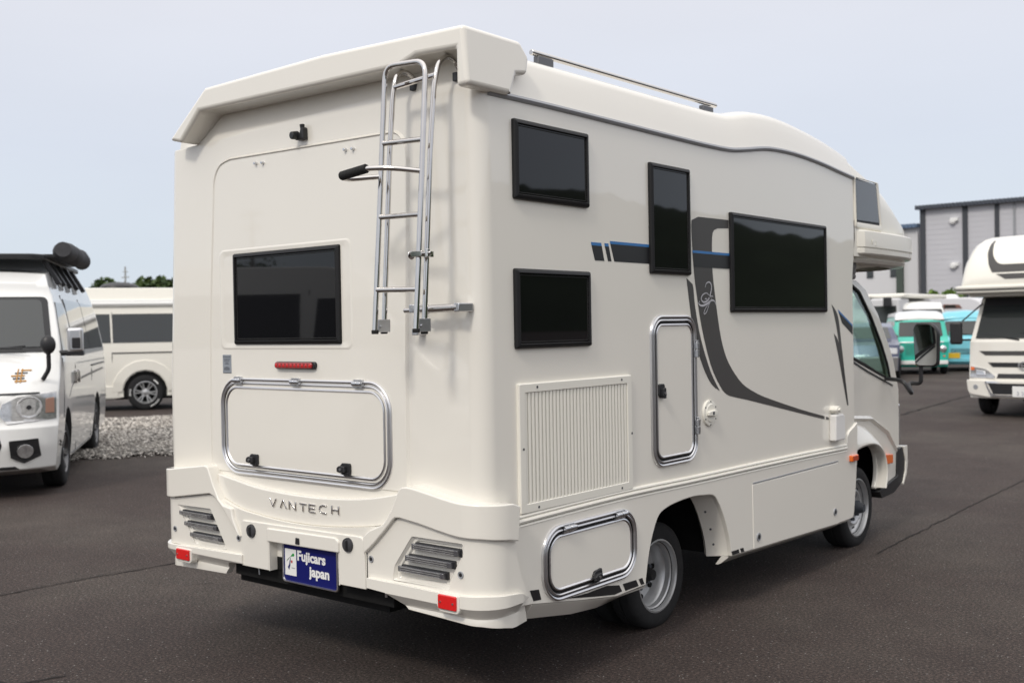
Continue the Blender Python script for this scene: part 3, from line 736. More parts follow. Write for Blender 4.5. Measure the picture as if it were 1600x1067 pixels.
# ---- decals on the side (thin vinyl sheets)
def decal(poly, mname, d=.0012, z=None, name='decal', par=RV): return obj(name, slab2(poly, sidem, d, d-.0008), mname, par, wn=False)
inner = [(2.02, 2.059), (1.90, 2.052), (1.862, 2.040), (1.84, 2.0), (1.838, 1.837), (1.862, 1.70), (1.905, 1.52), (1.955, 1.40), (2.03, 1.31), (2.154, 1.22), (2.30, 1.165), (2.46, 1.122), (2.881, 1.030), (3.235, .962)]
outer = [(3.235, .944), (3.156, .956), (2.46, 1.083), (2.20, 1.130), (2.05, 1.155), (1.97, 1.175), (1.902, 1.222), (1.804, 1.340), (1.716, 1.538), (1.672, 1.70), (1.650, 1.80), (1.638, 1.90), (1.628, 2.03), (1.632, 2.078), (1.645, 2.097), (1.70, 2.099), (2.022, 2.103)]
decal(smooth2(inner[:2], 1)+smooth2(inner[2:], 3)+smooth2(outer[:-3], 3)+outer[-2:], 'decal')
for a in (3.255, 3.315): decal([(a, .958-(a-3.25)*.18), (a+.045, .950-(a-3.25)*.18), (a+.045, .934-(a-3.25)*.18), (a, .941-(a-3.25)*.18)], 'decal')
decal(smooth2([(1.572, 1.782), (1.632, 1.752), (1.654, 1.636), (1.708, 1.472), (1.803, 1.303), (1.895, 1.199)], 4)[4:]+smooth2([(1.895, 1.197), (1.80, 1.245), (1.70, 1.37), (1.62, 1.56), (1.572, 1.782)], 4), 'decal')
for a, b in ((.75, .829), (.854, .886)): decal([(a, 1.908), (b, 1.908), (b+.019, 1.842), (a+.024, 1.842)], 'decalb'); decal([(a-.004, 1.922), (b-.004, 1.922), (b, 1.908), (a, 1.908)], 'decalblue')
decal([(.898, 1.921), (1.224, 1.921), (1.224, 1.842), (.928, 1.842)], 'decalb'); decal([(.894, 1.934), (1.224, 1.934), (1.224, 1.921), (.898, 1.921)], 'decalblue')
decal([(1.634, 1.912), (2.024, 1.912), (2.024, 1.842), (1.646, 1.842)], 'decalb', .0024); decal([(1.633, 1.925), (2.024, 1.925), (2.024, 1.912), (1.634, 1.912)], 'decalblue', .0024)
decal(smooth2([(3.364, 1.660), (3.43, 1.62), (3.475, 1.56), (3.515, 1.40), (3.565, 1.20), (3.615, 1.005)], 3)+smooth2([(3.605, 1.005), (3.54, 1.20), (3.485, 1.37), (3.445, 1.50), (3.40, 1.60), (3.364, 1.660)], 3), 'decal')
decal(smooth2([(3.395, 1.475), (3.46, 1.43), (3.50, 1.33), (3.56, 1.16), (3.60, 1.005)], 3)+smooth2([(3.594, 1.005), (3.535, 1.15), (3.475, 1.30), (3.43, 1.40), (3.395, 1.475)], 3), 'decal')
decal([(3.475, 1.610), (3.70, 1.515), (3.70, 1.462), (3.53, 1.540)], 'decalb'); decal([(3.466, 1.628), (3.70, 1.528), (3.70, 1.515), (3.475, 1.610)], 'decalblue')
for P in ([(.255, .472), (.315, .465), (.330, .420), (.278, .424)], [(.50, .388), (.66, .380), (.806, .383), (.907, .366), (.930, .334), (.871, .330), (.72, .352), (.60, .372)], [(.936, .366), (1.048, .363), (1.069, .331), (.957, .330)], [(1.070, .362), (1.101, .362), (1.118, .331), (1.090, .331)], [(1.976, .335), (2.058, .333), (2.068, .312), (1.988, .313)], [(2.073, .334), (2.113, .332), (2.122, .310), (2.089, .311)]): decal(P, 'decalb', .0134, name='lower_decal')
# scroll emblem
def scroll(pts, w0, w1, d=.003):
    P = smooth2(pts, 7); bm = bmesh.new(); prev = None
    for i, p in enumerate(P):
        a = Vector(P[max(i-1, 0)]); b = Vector(P[min(i+1, len(P)-1)]); t = (b-a).normalized(); n_ = Vector((-t.y, t.x)); ww = (w0+(w1-w0)*math.sin(math.pi*i/(len(P)-1)))/2
        q = [bm.verts.new(sidem(*(Vector(p)+n_*ww), d)), bm.verts.new(sidem(*(Vector(p)-n_*ww), d))]
        if prev: bm.faces.new((prev[0], prev[1], q[1], q[0]))
        prev = q
    return obj('scroll_emblem', bm, 'decalg', RV, wn=False)
def em(u, v): return (1.638+.232*(u-70)/520-.0*v, 1.80-.235*(v)/1067)   # emblem sketch units
E1 = [(335, 280), (360, 190), (420, 150), (470, 190), (480, 300), (455, 430), (400, 570), (300, 625), (240, 560), (270, 460), (360, 410), (430, 470)]
E2 = [(320, 560), (350, 540), (380, 570), (430, 500), (500, 480), (515, 510)]
E3 = [(200, 600), (180, 660), (230, 705), (300, 700), (400, 640), (480, 580), (550, 600), (585, 690)]
E4 = [(480, 520), (450, 600), (400, 740), (360, 850), (310, 905), (300, 860), (340, 760), (400, 680), (430, 640)]
for E_, a, b in ((E1, .003, .009), (E2, .003, .006), (E3, .003, .011), (E4, .002, .005)): scroll([em(*q) for q in E_], a, b)

# ---- rear lamps, sticker, camera, pins
bm = slab2(rrect(-1.262, -.979, 1.377, 1.411, .015, 6), rearm, .020, 0); bl = obj('brake_lamp', bm, 'plastic', RV, .003)
bm = slab2(rrect(-1.258, -.992, 1.380, 1.408, .012, 6), rearm, .027, .018); obj('lamp_lens', bm, 'reddark', bl, .004, 3)
for k in range(10):
    bm = bmesh.new(); c = -1.245+k*.0265; lathe(bm, [(0, .0285), (.006, .028), (.0105, .0262), (.0112, .024)], (0, 0, 0), 12)
    for v in bm.verts: v.co = Vector((c+v.co.y, -v.co.x, 1.394+v.co.z))
    obj('led', bm, 'red', bl)
bm = slab2([(-1.684, 1.351), (-1.616, 1.351), (-1.616, 1.441), (-1.684, 1.441)], rearm, .0065, .004); st = obj('info_sticker', bm, 'sticker', RV, wn=False)
def rowbox(bm, x0, x1, z0, z1, d=.0072): slab2([(x0, z0), (x1, z0), (x1, z1), (x0, z1)], rearm, d, d-.0005, bm=bm)
bm = bmesh.new(); rowbox(bm, -1.680, -1.620, 1.430, 1.433); rowbox(bm, -1.682, -1.618, 1.352, 1.355)
for k, (a, b) in enumerate(((-1.676, -1.624), (-1.672, -1.628), (-1.671, -1.63), (-1.662, -1.64), (-1.667, -1.633))): rowbox(bm, a, b, 1.4205-k*.0065, 1.4228-k*.0065)
for k in range(6): x = -1.674+k*.008; slab2([(x, 1.365), (x+.003, 1.365), (x+.007-.001*k, 1.384-abs(k-2.5)*.002), (x+.004-.001*k, 1.384-abs(k-2.5)*.002)], rearm, .0072, .0067, bm=bm)
obj('sticker_print', bm, 'steel', st, wn=False)
bm = bmesh.new(); bc = obj('rear_camera', slab2(fillet2([(-.03, -.022), (.028, -.022), (.026, .03), (.012, .035), (.0, .005), (-.03, .0)], .006), lambda u, v, d: Vector((-1.044+u, -d, 2.432+v)), .03, 0), 'plastic', RV, .006, 2)
bm = bmesh.new(); tube(bm, [(-1.064, -.02, 2.432), (-1.068, -.055, 2.428)], [.020, .017], 14); obj('camera_lens', bm, 'plastic', bc, .003)
bm = bmesh.new(); tube(bm, [(-1.03, -.02, 2.455), (-1.03, -.022, 2.478)], [.010, .012], 12); obj('camera_stub', bm, 'plastic', bc, .003)
for x, z in ((-1.388, 2.343), (-1.335, 2.34), (-.76, 2.333), (-.711, 2.331)):
    bm = bmesh.new(); tube(bm, [(x, -.003, z), (x, -.020, z)], [.0085, .0065], 10); obj('panel_stud', bm, 'alu', RV, .001)

# ---- bumper
BARC = ARC
def bdepth(s, z):
    f = max(0, min(1, (s-sy(.14))/.11)); return bdepth0(z)*(1-f)+(.022 if z > .44 else -.005)*f
def bdepth0(z):
    if z >= .452: return .066
    if z >= .405: return .066-(.452-z)/.047*.040
    if z >= .392: return .026+(.405-z)/.013*.004
    return .030
def bwrap(s, z, d):
    p = wrap(s, z, d); p.x += .055*max(0, min(1, (-1.9-p.x)/.3)); return p
top_mid = smooth2([(-1.712, .858), (-1.55, .835), (-1.37, .813), (-1.045, .803), (-.745, .818), (-.55, .845), (-.421, .874)], 4)
low_mid = smooth2([(-1.66, .742), (-1.55, .712), (-1.447, .696), (-1.185, .678), (-.917, .682), (-.667, .706), (-.55, .724)], 4)
# centre band carrying the lettering
P = top_mid+[(-.41, .80), (-.46, .75)]+list(reversed(low_mid))+[(-1.70, .77)]
obj('bumper_band', slab2(P, bwrap, .030, -.01), 'cream', RV, .005, 3)
# lower bumper wall between ledge and pods
SR = sy
fas = [(sl(.30), .48), (sl(.13), .72), (-2.09, .712), (-1.737, .757), (-1.70, .748), (-1.66, .742)]+low_mid[1:]+[(-.50, .742), (-.451, .758), (-.439, .768), (-.409, .770), (-.30, .757), (-.214, .743), (-.12, .729), (-.026, .724), (SR(.126), .700), (SR(.135), .64), (SR(.16), .55), (SR(.196), .478)]
fa = obj('rear_bumper', slab2(fas, bwrap, .048, -.01, BARC), 'cream', RV, .005, 3)
fa['label'] = 'cream moulded rear bumper'
cut = []
for Pc in ([(-.359, .703), (-.077, .703), (-.074, .660), (-.155, .512), (-.476, .505), (-.462, .570)], [(-2.064, .680), (-1.752, .684), (-1.622, .498), (-1.885, .492)]):
    c = slab2(fillet2(Pc, .01), bwrap, .08, .026, BARC); cut.append(obj('c', c, 'cream', None, wn=False))
cut.append(obj('c', slab2([(-1.292, .42), (-1.292, .583), (-.80, .590), (-.80, .42)], rearm, .09, -.04), 'cream', None, wn=False))
bake(fa, cut)
# inner stepped edge of the lamp recess
for Pc in ([(-.350, .696), (-.084, .696), (-.082, .660), (-.160, .520), (-.465, .513), (-.452, .570)], [(-2.052, .674), (-1.758, .677), (-1.634, .504), (-1.880, .498)]):
    c = Vector((sum(p[0] for p in Pc)/len(Pc), sum(p[1] for p in Pc)/len(Pc)))
    bm = ringloft(lambda o_: [tuple(Vector(p)+(c-Vector(p)).normalized()*o_) for p in fillet2(Pc, .01)], bwrap, [(-.012, .046, 0), (.0, .034, 0), (.012, .033, 0), (.020, .026, 0)]); obj('lamp_recess_trim', bm, 'cream', RV)
# lip with undercut
lip = [(sl(.36), .455), (sl(.30), .482), (-2.09, .478), (-1.90, .482), (-1.485, .492), (-1.485, .448), (-1.60, .440), (-1.63, .415), (-1.66, .372), (-2.03, .362), (sl(.36), .345)]
lipR = [(-.618, .500), (-.40, .500), (-.213, .497), (-.09, .500), (-.022, .505), (SR(.135), .492), (SR(.165), .482), (SR(.196), .466), (SR(.232), .452), (SR(.255), .345), (SR(.12), .352), (-.03, .378), (-.20, .385), (-.402, .392), (-.45, .42), (-.506, .453), (-.618, .458)]
for P_ in (lip, lipR):
    bm = slab2(P_, lambda s, z, d: bwrap(s, z, bdepth(s, z) if d > 0 else -.005), 1, -1, BARC+[sy(.15), sy(.18), sy(.21), sy(.24)], (.452, .44, .425, .405, .392)); obj('bumper_lip', bm, 'cream', RV, .004, 2)
# corner pods
podR = [(-.505, .850), (-.440, .866), (-.421, .878), (-.408, .895), (-.396, .902), (-.37, .905), (-.335, .903), (-.25, .890), (-.175, .877), (-.10, .867), (-.03, .862), (SR(.10), .855), (SR(.142), .838), (SR(.128), .702), (-.026, .727), (-.12, .733), (-.214, .747), (-.30, .761), (-.409, .774), (-.439, .772), (-.453, .762), (-.50, .715), (-.56, .655), (-.63, .600), (-.625, .66), (-.58, .725), (-.535, .80)]
podR = [(-.421, .878), (-.408, .895), (-.396, .902), (-.37, .905), (-.335, .903), (-.25, .890), (-.175, .877), (-.10, .867), (-.03, .862), (SR(.10), .855), (SR(.142), .838), (SR(.128), .702), (-.026, .727), (-.12, .733), (-.214, .747), (-.30, .761), (-.409, .774), (-.439, .772), (-.453, .762), (-.50, .715), (-.565, .655), (-.632, .600), (-.636, .672), (-.60, .700), (-.55, .722), (-.515, .735), (-.487, .765), (-.455, .81)]
podL = [(sl(.16), .84), (-2.10, .862), (-1.95, .877), (-1.775, .898), (-1.755, .895), (-1.742, .885), (-1.705, .812), (-1.66, .742), (-1.625, .715), (-1.56, .705), (-1.55, .66), (-1.50, .575), (-1.53, .60), (-1.62, .69), (-1.70, .752), (-1.737, .762), (-2.09, .716), (sl(.15), .712)]
for P_ in (podR, podL): obj('bumper_pod', slab2(P_, bwrap, .066, -.01, BARC), 'cream', RV, .006, 3)
# small bolts and plugs
for x, z in ((-2.059, .554), (-1.526, .565), (-.603, .579), (-.09, .580)):
    bm = bmesh.new(); lathe(bm, [(0, 0), (.008, 0), (.013, .003), (.015, .001), (.015, -.004)], (0, 0, 0), 14, 0, 'y')
    for v in bm.verts: v.co = Vector((x+v.co.x, -.050-v.co.y, z+v.co.z))
    obj('bumper_bolt', bm, 'grey', RV)
    bm = bmesh.new(); lathe(bm, [(0, 0), (.007, 0), (.008, -.002)], (0, 0, 0), 12, 0, 'y')
    for v in bm.verts: v.co = Vector((x+v.co.x, -.0525-v.co.y, z+v.co.z))
    obj('bolt_hole', bm, 'plastic', RV)
# lamps: three slim bars each side
def bar(x0, x1, z0, z1, sh):
    P_ = fillet2([(x0, z1), (x1, z1+.0), (x1+sh*.5, z0), (x0-.002, z0)], .004)
    b = obj('tail_lamp', slab2(P_, rearm, .038, .02), 'plastic', RV, .003)
    P2 = [(x0-.006+(.0 if i else 0), z) for i, z in ()]
    P2 = fillet2([(x0-.008, z1-.004), (x1-.012, z1-.004), (x1-.010, z0+.004), (x0-.008, z0+.004)], .004)
    obj('lamp_lens', slab2(P2, rearm, .052, .030), 'lens', b, .004, 3)
    bm = bmesh.new(); n = 3
    for k in range(n):
        zz = z0+.008+(z1-z0-.016)*k/(n-1); tube(bm, [(x0+.004, -.0525, zz), (x1-.03, -.0525, zz)], .0022, 6)
    obj('lamp_tube', bm, 'lens2', b, wn=False)
for x0, x1, z1 in ((-.352, -.092, .678), (-.390, -.131, .626), (-.432, -.170, .577)): bar(x0, x1, z1-.032, z1, .0)
for x0, x1, z1 in ((-2.010, -1.745, .656), (-1.968, -1.697, .605), (-1.920, -1.658, .554)): bar(x0, x1, z1-.028, z1, .01)
# reflectors with their little brackets
for x0, x1, z0, z1 in ((-2.012, -1.903, .412, .465), (-.190, -.094, .440, .497)):
    P_ = rrect(x0, x1, z0, z1, .004, 2); b = obj('reflector', slab2(P_, rearm, .079, .062), 'redrefl', RV, .003)
    obj('reflector_bracket', slab2(fillet2([(x0-.012, z1+.004), (x1+.012, z1+.004), (x1+.012, z0-.0), (x1-.0, z0-.014), (x0+.004, z0-.014), (x0-.012, z0+.004)], .006), rearm, .0705, .03), 'cream', RV, .003)
    bm = bmesh.new()
    for x in (x0+.014, x1-.014): tube(bm, [(x, -.078, (z0+z1)/2), (x, -.082, (z0+z1)/2)], .0045, 10)
    obj('reflector_screw', bm, 'alu', b)['kind'] = 'stuff'
# number plate housing
hous = fillet2([(-1.495, .440), (-1.495, .656), (-.640, .668), (-.632, .446)], [.004, .02, .03, .004])
pb = obj('plate_housing', slab2(hous, rearm, .056, .0), 'cream', RV, .006, 3)
c1 = obj('c', slab2([(-1.292, .42), (-1.292, .583), (-.80, .590), (-.80, .42)], rearm, .09, -.02), 'cream', None, wn=False); bake(pb, [c1])
for x0_, x1_ in ((-1.2915, -1.286), (-.806, -.8005)):
    bm = bmesh.new(); box(bm, x0_, x1_, -.054, .0, .4405, .584); obj('recess_side', bm, 'cream', pb, wn=False)
obj('plate_recess', slab2([(-1.31, .440), (-1.31, .60), (-.78, .60), (-.78, .440)], rearm, .008, .001), 'cream', pb, wn=False)
obj('plate_hood', slab2(fillet2([(-1.294, .578), (-1.294, .640), (-.815, .648), (-.795, .632), (-.795, .584)], .008), rearm, .064, .02), 'cream', pb, .005, 3)
obj('plate_release', slab2(fillet2([(-1.083, .590), (-1.080, .620), (-1.056, .619), (-1.054, .590)], .004), rearm, .068, .06), 'plastic', pb, .002)
for x, z in ((-1.415, .613), (-.738, .625)):
    bm = bmesh.new(); lathe(bm, [(0, .010), (.020, .010), (.026, .007), (.030, .009), (.032, 0), (.032, -.01)], (0, 0, 0), 24, 0, 'y')
    for v in bm.verts: v.co = Vector((x+v.co.x, -.056-v.co.y, z+v.co.z))
    q = obj('screw_cap', bm, mat('matt black plastic', (.045, .045, .05), .6), pb)
    bm = bmesh.new(); box(bm, x-.006, x+.006, -.074, -.062, z-.022, z+.022); obj('cap_grip', bm, 'plastic', q, .003)
obj('plate_gap', slab2([(-.630, .445), (-.630, .66), (-.626, .66), (-.626, .445)], rearm, .0495, .03), 'dark', pb, wn=False)
# the plate: blue, with its printed emblem and words
PL = lambda u, v, d: Vector((-1.212+u*.370, -.030-d, .405+v*.170))
o = obj('number_plate', slab2(rrect(-1.212, -.842, .405, .590, .012, 5), rearm, .030, .026), 'blue', RV, .001)
ol = lambda o_: rrect(-1.218+o_, -.836-o_, .399+o_, .60-o_, .016, 5)
obj('plate_frame', ringloft(ol, rearm, [(0, .024, 0), (0, .034, 0), (.002, .036, 0), (.006, .036, 0), (.008, .030, 0)]), 'alu_gloss', o)
T = lambda x0, z0, d: (lambda u, v, e: Vector((x0+u, -(d+e), z0+v)))
obj('plate_print', text_bm('Fujicars', .062, T(-1.116, .509, .0302), .0012, .0022, sx=1.04), 'wtext', o, wn=False)
obj('plate_print', text_bm('japan', .062, T(-1.030, .447, .0302), .0012, .0022, sx=1.06), 'wtext', o, wn=False)
obj('plate_emblem', slab2([(-1.202, .432), (-1.122, .432), (-1.122, .553), (-1.202, .553)], rearm, .0309, .0300), 'wtext', o, wn=False)
e_ = lambda u, v: (-1.202+.080*(u-165)/265, .553-.121*(v-280)/400)
def prt(P_, mname, d=.0316): return obj('emblem_print', slab2([e_(*q) for q in P_], rearm, d, d-.0005), mname, o, wn=False)
prt(smooth2([(205, 480), (230, 440), (290, 400), (345, 345), (380, 345), (385, 370)], 3)+smooth2([(385, 370), (370, 385), (320, 390), (270, 410), (215, 462), (205, 480)], 3)[1:-1], 'green')
prt([(290, 420), (300, 400), (295, 470), (285, 540), (258, 600), (228, 560), (262, 520), (275, 470)], 'blue')
prt([(325+18*math.cos(a*.524), 470+24*math.sin(a*.524)) for a in range(12)], 'redp')
for k in range(6): prt([(318+k*15, 555), (327+k*15, 555), (327+k*15, 570), (318+k*15, 570)], 'sticker')
# brand lettering
def letters():
    st = .0075; H = .040; Z0 = .737; d0 = .0365
    def stroke(bm, a, b, w_=st):
        a = Vector(a); b = Vector(b); t = (b-a).normalized(); n_ = Vector((-t.y, t.x))*w_/2
        slab2([tuple(a+n_), tuple(a-n_), tuple(b-n_), tuple(b+n_)], lambda u, v, d: Vector((u, -d, v)), d0, .028, bm=bm)
    xs = [-1.300, -1.225, -1.160, -1.087, -1.020, -.950, -.866]
    wd = .044; G = []
    def L_(x, segs):
        bm = bmesh.new()
        for a, b in segs: stroke(bm, (x+a[0]*wd, zc(x)+a[1]*H), (x+b[0]*wd, zc(x)+b[1]*H))
        obj('brand_letter', bm, 'chrome', RV, .0022, 2, wn=False)
    def zc(x): return interp([(-1.32, .737), (-1.06, .733), (-.82, .744)], x)
    L_(xs[0], [((0, 1), (.5, 0)), ((.5, 0), (1, 1))]); L_(xs[1], [((0, 0), (.5, 1)), ((.5, 1), (1, 0))])
    L_(xs[2], [((0, 0), (0, 1)), ((0, 1), (1, 0)), ((1, 0), (1, 1))]); L_(xs[3], [((0, .9), (1.1, .9)), ((.55, 0), (.55, .9))])
    L_(xs[4], [((0, .9), (.95, .9)), ((0, .48), (.85, .48)), ((0, .08), (.95, .08)), ((0, 0), (0, 1))])
    L_(xs[5], [((1.05, .92), (.35, .92)), ((.35, .92), (.02, .65)), ((.02, .68), (.02, .32)), ((.02, .35), (.35, .08)), ((.35, .08), (1.05, .08))])
    L_(xs[6], [((0, 0), (0, 1)), ((0, .5), (1, .5)), ((1, 0), (1, 1))])
letters()

# ---- rear ladder, folded
def ladder():
    lad = None
    oL = [Vector((-.34, -.248, 1.545)), Vector((-.34, -.170, 2.50))]; oR = [Vector((-.10, -.262, 1.548)), Vector((-.10, -.188, 2.47))]
    bm = bmesh.new()
    P_ = fillet([oL[0], oL[1]+Vector((0, 0, .08)), oL[1]+Vector((.05, 0, .115)), oR[1]+Vector((-.05, 0, .10)), oR[1]+Vector((0, 0, .05)), oR[0]], .07, 6)
    P_ = fillet([oL[0], Vector((-.34, -.165, 2.595)), Vector((-.10, -.182, 2.575)), oR[0]], .06, 7)
    tube(bm, P_, .0108, 14); lad = obj('ladder', bm, 'chrome', RV, wn=False)
    def pt(pair, z): a, b = pair; t = (z-a.z)/(b.z-a.z); return a.lerp(b, t)
    for zl, zr in ((2.286, 2.272), (1.993, 1.985), (1.706, 1.700)):
        b = bmesh.new(); tube(b, [pt(oL, zl), pt(oR, zr)], .0108, 12); obj('rung', b, 'chrome', lad, wn=False)
    # fixed hoops behind: up the wall and over onto the roof
    iL = [(-.36, -.180, 1.545), (-.36, -.112, 2.405), (-.36, -.08, 2.56), (-.36, -.03, 2.645), (-.36, .04, 2.66), (-.36, .12, 2.62)]
    iR = [(-.12, -.197, 1.542), (-.12, -.147, 2.23), (-.12, -.113, 2.52), (-.12, -.075, 2.60), (-.12, -.02, 2.65), (-.12, .03, 2.638), (-.12, .12, 2.57)]
    iR = [(-.12, -.197, 1.542), (-.12, -.147, 2.23), (-.12, -.117, 2.50), (-.12, -.092, 2.585), (-.12, -.045, 2.622), (-.12, .005, 2.612), (-.12, .06, 2.54)]
    iL = [(-.36, -.180, 1.545), (-.36, -.13, 2.26), (-.36, -.105, 2.50), (-.36, -.085, 2.575), (-.36, -.045, 2.602), (-.36, .0, 2.59), (-.36, .06, 2.54)]
    for q in (iL, iR):
        b = bmesh.new(); tube(b, fillet(q, .05, 4), .0108, 12); obj('ladder_stile', b, 'chrome', lad, wn=False)
    b = bmesh.new(); tube(b, [(-.36, -.098, 2.525), (-.12, -.108, 2.535)], .011, 10); obj('rung', b, 'chrome', lad, wn=False)
    for x, z in ((-.36, 2.30), (-.12, 2.29), (-.36, 2.0), (-.12, 1.99), (-.36, 1.72), (-.12, 1.71)): pass
    for x in (-.36, -.12):
        b = bmesh.new(); box(b, x-.012, x+.012, .0, .03, 2.53, 2.565); obj('ladder_bracket', b, 'steel', lad, .003)
    # pivot plates and black feet
    for (p, q) in ((oL[0], Vector(iL[0])), (oR[0], Vector(iR[0]))):
        b = bmesh.new(); c = (p+q)/2
        box(b, q.x-.014, q.x-.008, q.y-.045, q.y+.018, 1.540, 1.590); box(b, q.x+.012, q.x+.018, q.y-.045, q.y+.018, 1.540, 1.590); tube(b, [(p.x-.018, (p.y+q.y)/2, 1.562), (q.x+.022, (p.y+q.y)/2, 1.562)], .006, 10); obj('pivot_plate', b, 'alu', lad, .001)
        for v in (p, q):
            b = bmesh.new(); tube(b, [v+Vector((0, 0, .004)), v+Vector((0, 0, -.012))], .0145, 12); obj('foot_cap', b, 'rubber', lad, .003)
    # grab loop with ribbed grip
    b = bmesh.new(); L0 = pt(oL, 2.17); R0 = pt(oR, 2.15)
    Pg = fillet([R0, R0+Vector((-.03, -.045, .014)), Vector((-.28, -.312, 2.176)), Vector((-.415, -.302, 2.172)), Vector((-.415, -.27, 2.166)), L0+Vector((-.012, -.0, -.02)), L0], .03, 5)
    Pg = fillet([R0, Vector((-.20, -.285, 2.166)), Vector((-.30, -.335, 2.168)), Vector((-.435, -.335, 2.150)), Vector((-.438, -.28, 2.146)), L0+Vector((0, 0, -.015))], .045, 6)
    tube(b, Pg, .0105, 12); obj('grab_loop', b, 'chrome', lad, wn=False)
    b = bmesh.new(); a = Vector((-.422, -.334, 2.152)); c = Vector((-.285, -.327, 2.168)); n = 34
    tube(b, [a.lerp(c, k/n) for k in range(n+1)], [.0185 if (k % 2) else .0165 for k in range(n+1)], 14); obj('hand_grip', b, 'rubber', lad, wn=False)
    # clamp on the right stile and the lower stay bar
    b = bmesh.new(); p = pt(oR, 1.833); box(b, p.x-.028, p.x+.03, p.y-.018, p.y+.05, 1.822, 1.845); tube(b, [(p.x+.03, p.y-.01, 1.834), (p.x+.075, p.y-.01, 1.834)], .008, 10); tube(b, [(p.x+.055, p.y-.01, 1.820), (p.x+.055, p.y-.01, 1.85)], .010, 10)
    lathe(b, [(0, -.045), (.018, -.043), (.018, -.038), (0, -.036)], (p.x, p.y, 1.832), 16); obj('lock_clamp', b, 'chrome', lad, .002)
    b = bmesh.new(); tube(b, [(-.36, -.06, 1.626), (-.20, -.07, 1.628)], .011, 12); tube(b, [(-.24, -.07, 1.628), (-.055, -.07, 1.632)], .0165, 14); tube(b, [(-.235, -.07, 1.628), (-.225, -.07, 1.628)], .021, 14); tube(b, [(-.08, -.07, 1.632), (-.055, -.07, 1.632)], .0185, 14)
    obj('stay_bar', b, 'chrome', lad, .001)
    for x in (-.30, -.055):
        b = bmesh.new(); box(b, x-.014, x+.014, -.086, 0, 1.615, 1.649); obj('stay_bracket', b, 'alu', lad, .004)
    b = bmesh.new(); box(b, -.335, -.300, -.05, 0, 1.525, 1.55); obj('wall_stop', b, 'alu', lad, .003)
ladder()

# ---- over-cab gutter moulding
def overcab_box():
    P_ = [(3.80, 0), (3.84, .035), (3.95, .045), (4.2, .045), (4.45, .042), (4.66, .030), (4.82, .005), (4.95, -.04), (5.05, -.10), (5.14, -.20), (5.20, -.35), (5.23, -.6), (5.23, -1.7)]
    rows = []
    sec = [(-.05, 2.150), (-.012, 2.157), (0, 2.148), (.004, 2.10), (.004, 2.045), (-.006, 2.040), (-.004, 2.034), (.0, 2.030), (-.002, 2.004), (-.016, 1.992), (-.05, 1.990), (-.06, 1.975), (-.05, 1.966), (-.07, 1.945), (-.16, 1.94)]
    for y, d in P_: rows.append([Vector((d+a, y, z)) for a, z in sec])
    g = obj('overcab_gutter', loft(rows), 'cream2', RV, 0)
    fn = lambda u, v, d: Vector((.0492+d, 3.925+u, 2.062+v))
    obj('embossed_letters', text_bm('V', .05, fn, .002), 'cream2', g, wn=False)
    obj('embossed_letters', text_bm('Z', .05, lambda u, v, d: fn(u+.06, v-.006, d), .002), 'cream2', g, wn=False)
    bm = loft([[Vector((-.03-.02*k, 3.72, 1.97)), Vector((-.06, 3.80+.0*k, 1.97))] for k in range(2)], False); bm.free()
    # cream fairing that runs down to the cab, and pleated grey bellows behind it
    rows = []
    for t, y1, z1 in ((0, 4.55, 1.955), (.3, 4.25, 1.935), (.55, 4.10, 1.915), (.8, 4.0, 1.885), (1, 3.93, 1.85)):
        rows.append([Vector((-.05, y1, z1)), Vector((-.10, 3.9, 1.95-.05*t)), Vector((-.16, 3.80, 1.96-.1*t))])
    bm = bmesh.new()
    slab2(smooth2([(3.86, 1.972), (4.70, 1.972), (4.45, 1.938), (4.15, 1.918), (3.98, 1.885), (3.93, 1.85)], 1), sidem, -.12, -1.9, bm=bm); obj('cab_fairing', bm, 'cream2', RV, .01)
    bm = bmesh.new()
    for k in range(4): tube(bm, [(-.06, 3.74, 1.945-k*.032), (-.06, 3.90-k*.006, 1.955-k*.034), (-.5, 3.92, 1.95-k*.034)], .022, 8)
    obj('cab_bellows', bm, mat('grey gaiter', (.12, .115, .11), .7), RV, wn=False)
overcab_box()

# ---- cab
CX = -.12
def cabx(z): return CX-max(0, z-1.25)*.11
def cabm(y, z, d): return Vector((cabx(z)+d, y, z))
cab_out = [(3.60, .86), (3.99, .893), (4.127, .897), (4.29, .87), (4.422, .831), (4.55, .775), (4.644, .71), (4.74, .64), (4.80, .58), (4.84, .45), (4.81, .38), (4.762, .358), (4.46, .349), (4.478, .44), (4.47, .52), (4.43, .60)]
archf = smooth2([(4.36, .345), (4.40, .42), (4.415, .50), (4.40, .58), (4.35, .64), (4.284, .675), (4.20, .683), (4.10, .675), (3.95, .64), (3.80, .60)], 3)
P_ = [(3.60, 1.84), (4.10, 1.846), (4.25, 1.835), (4.394, 1.776), (4.574, 1.602), (4.731, 1.342), (4.816, 1.149), (4.866, 1.040), (4.868, .90), (4.862, .60), (4.85, .45), (4.81, .38), (4.762, .358), (4.381, .349)]+archf[1:]+[(3.60, .60)]
bm = slab2(P_, cabm, 0, -.03, (3.8, 4.0, 4.2, 4.4, 4.6), (1.25, 1.5, 1.7))
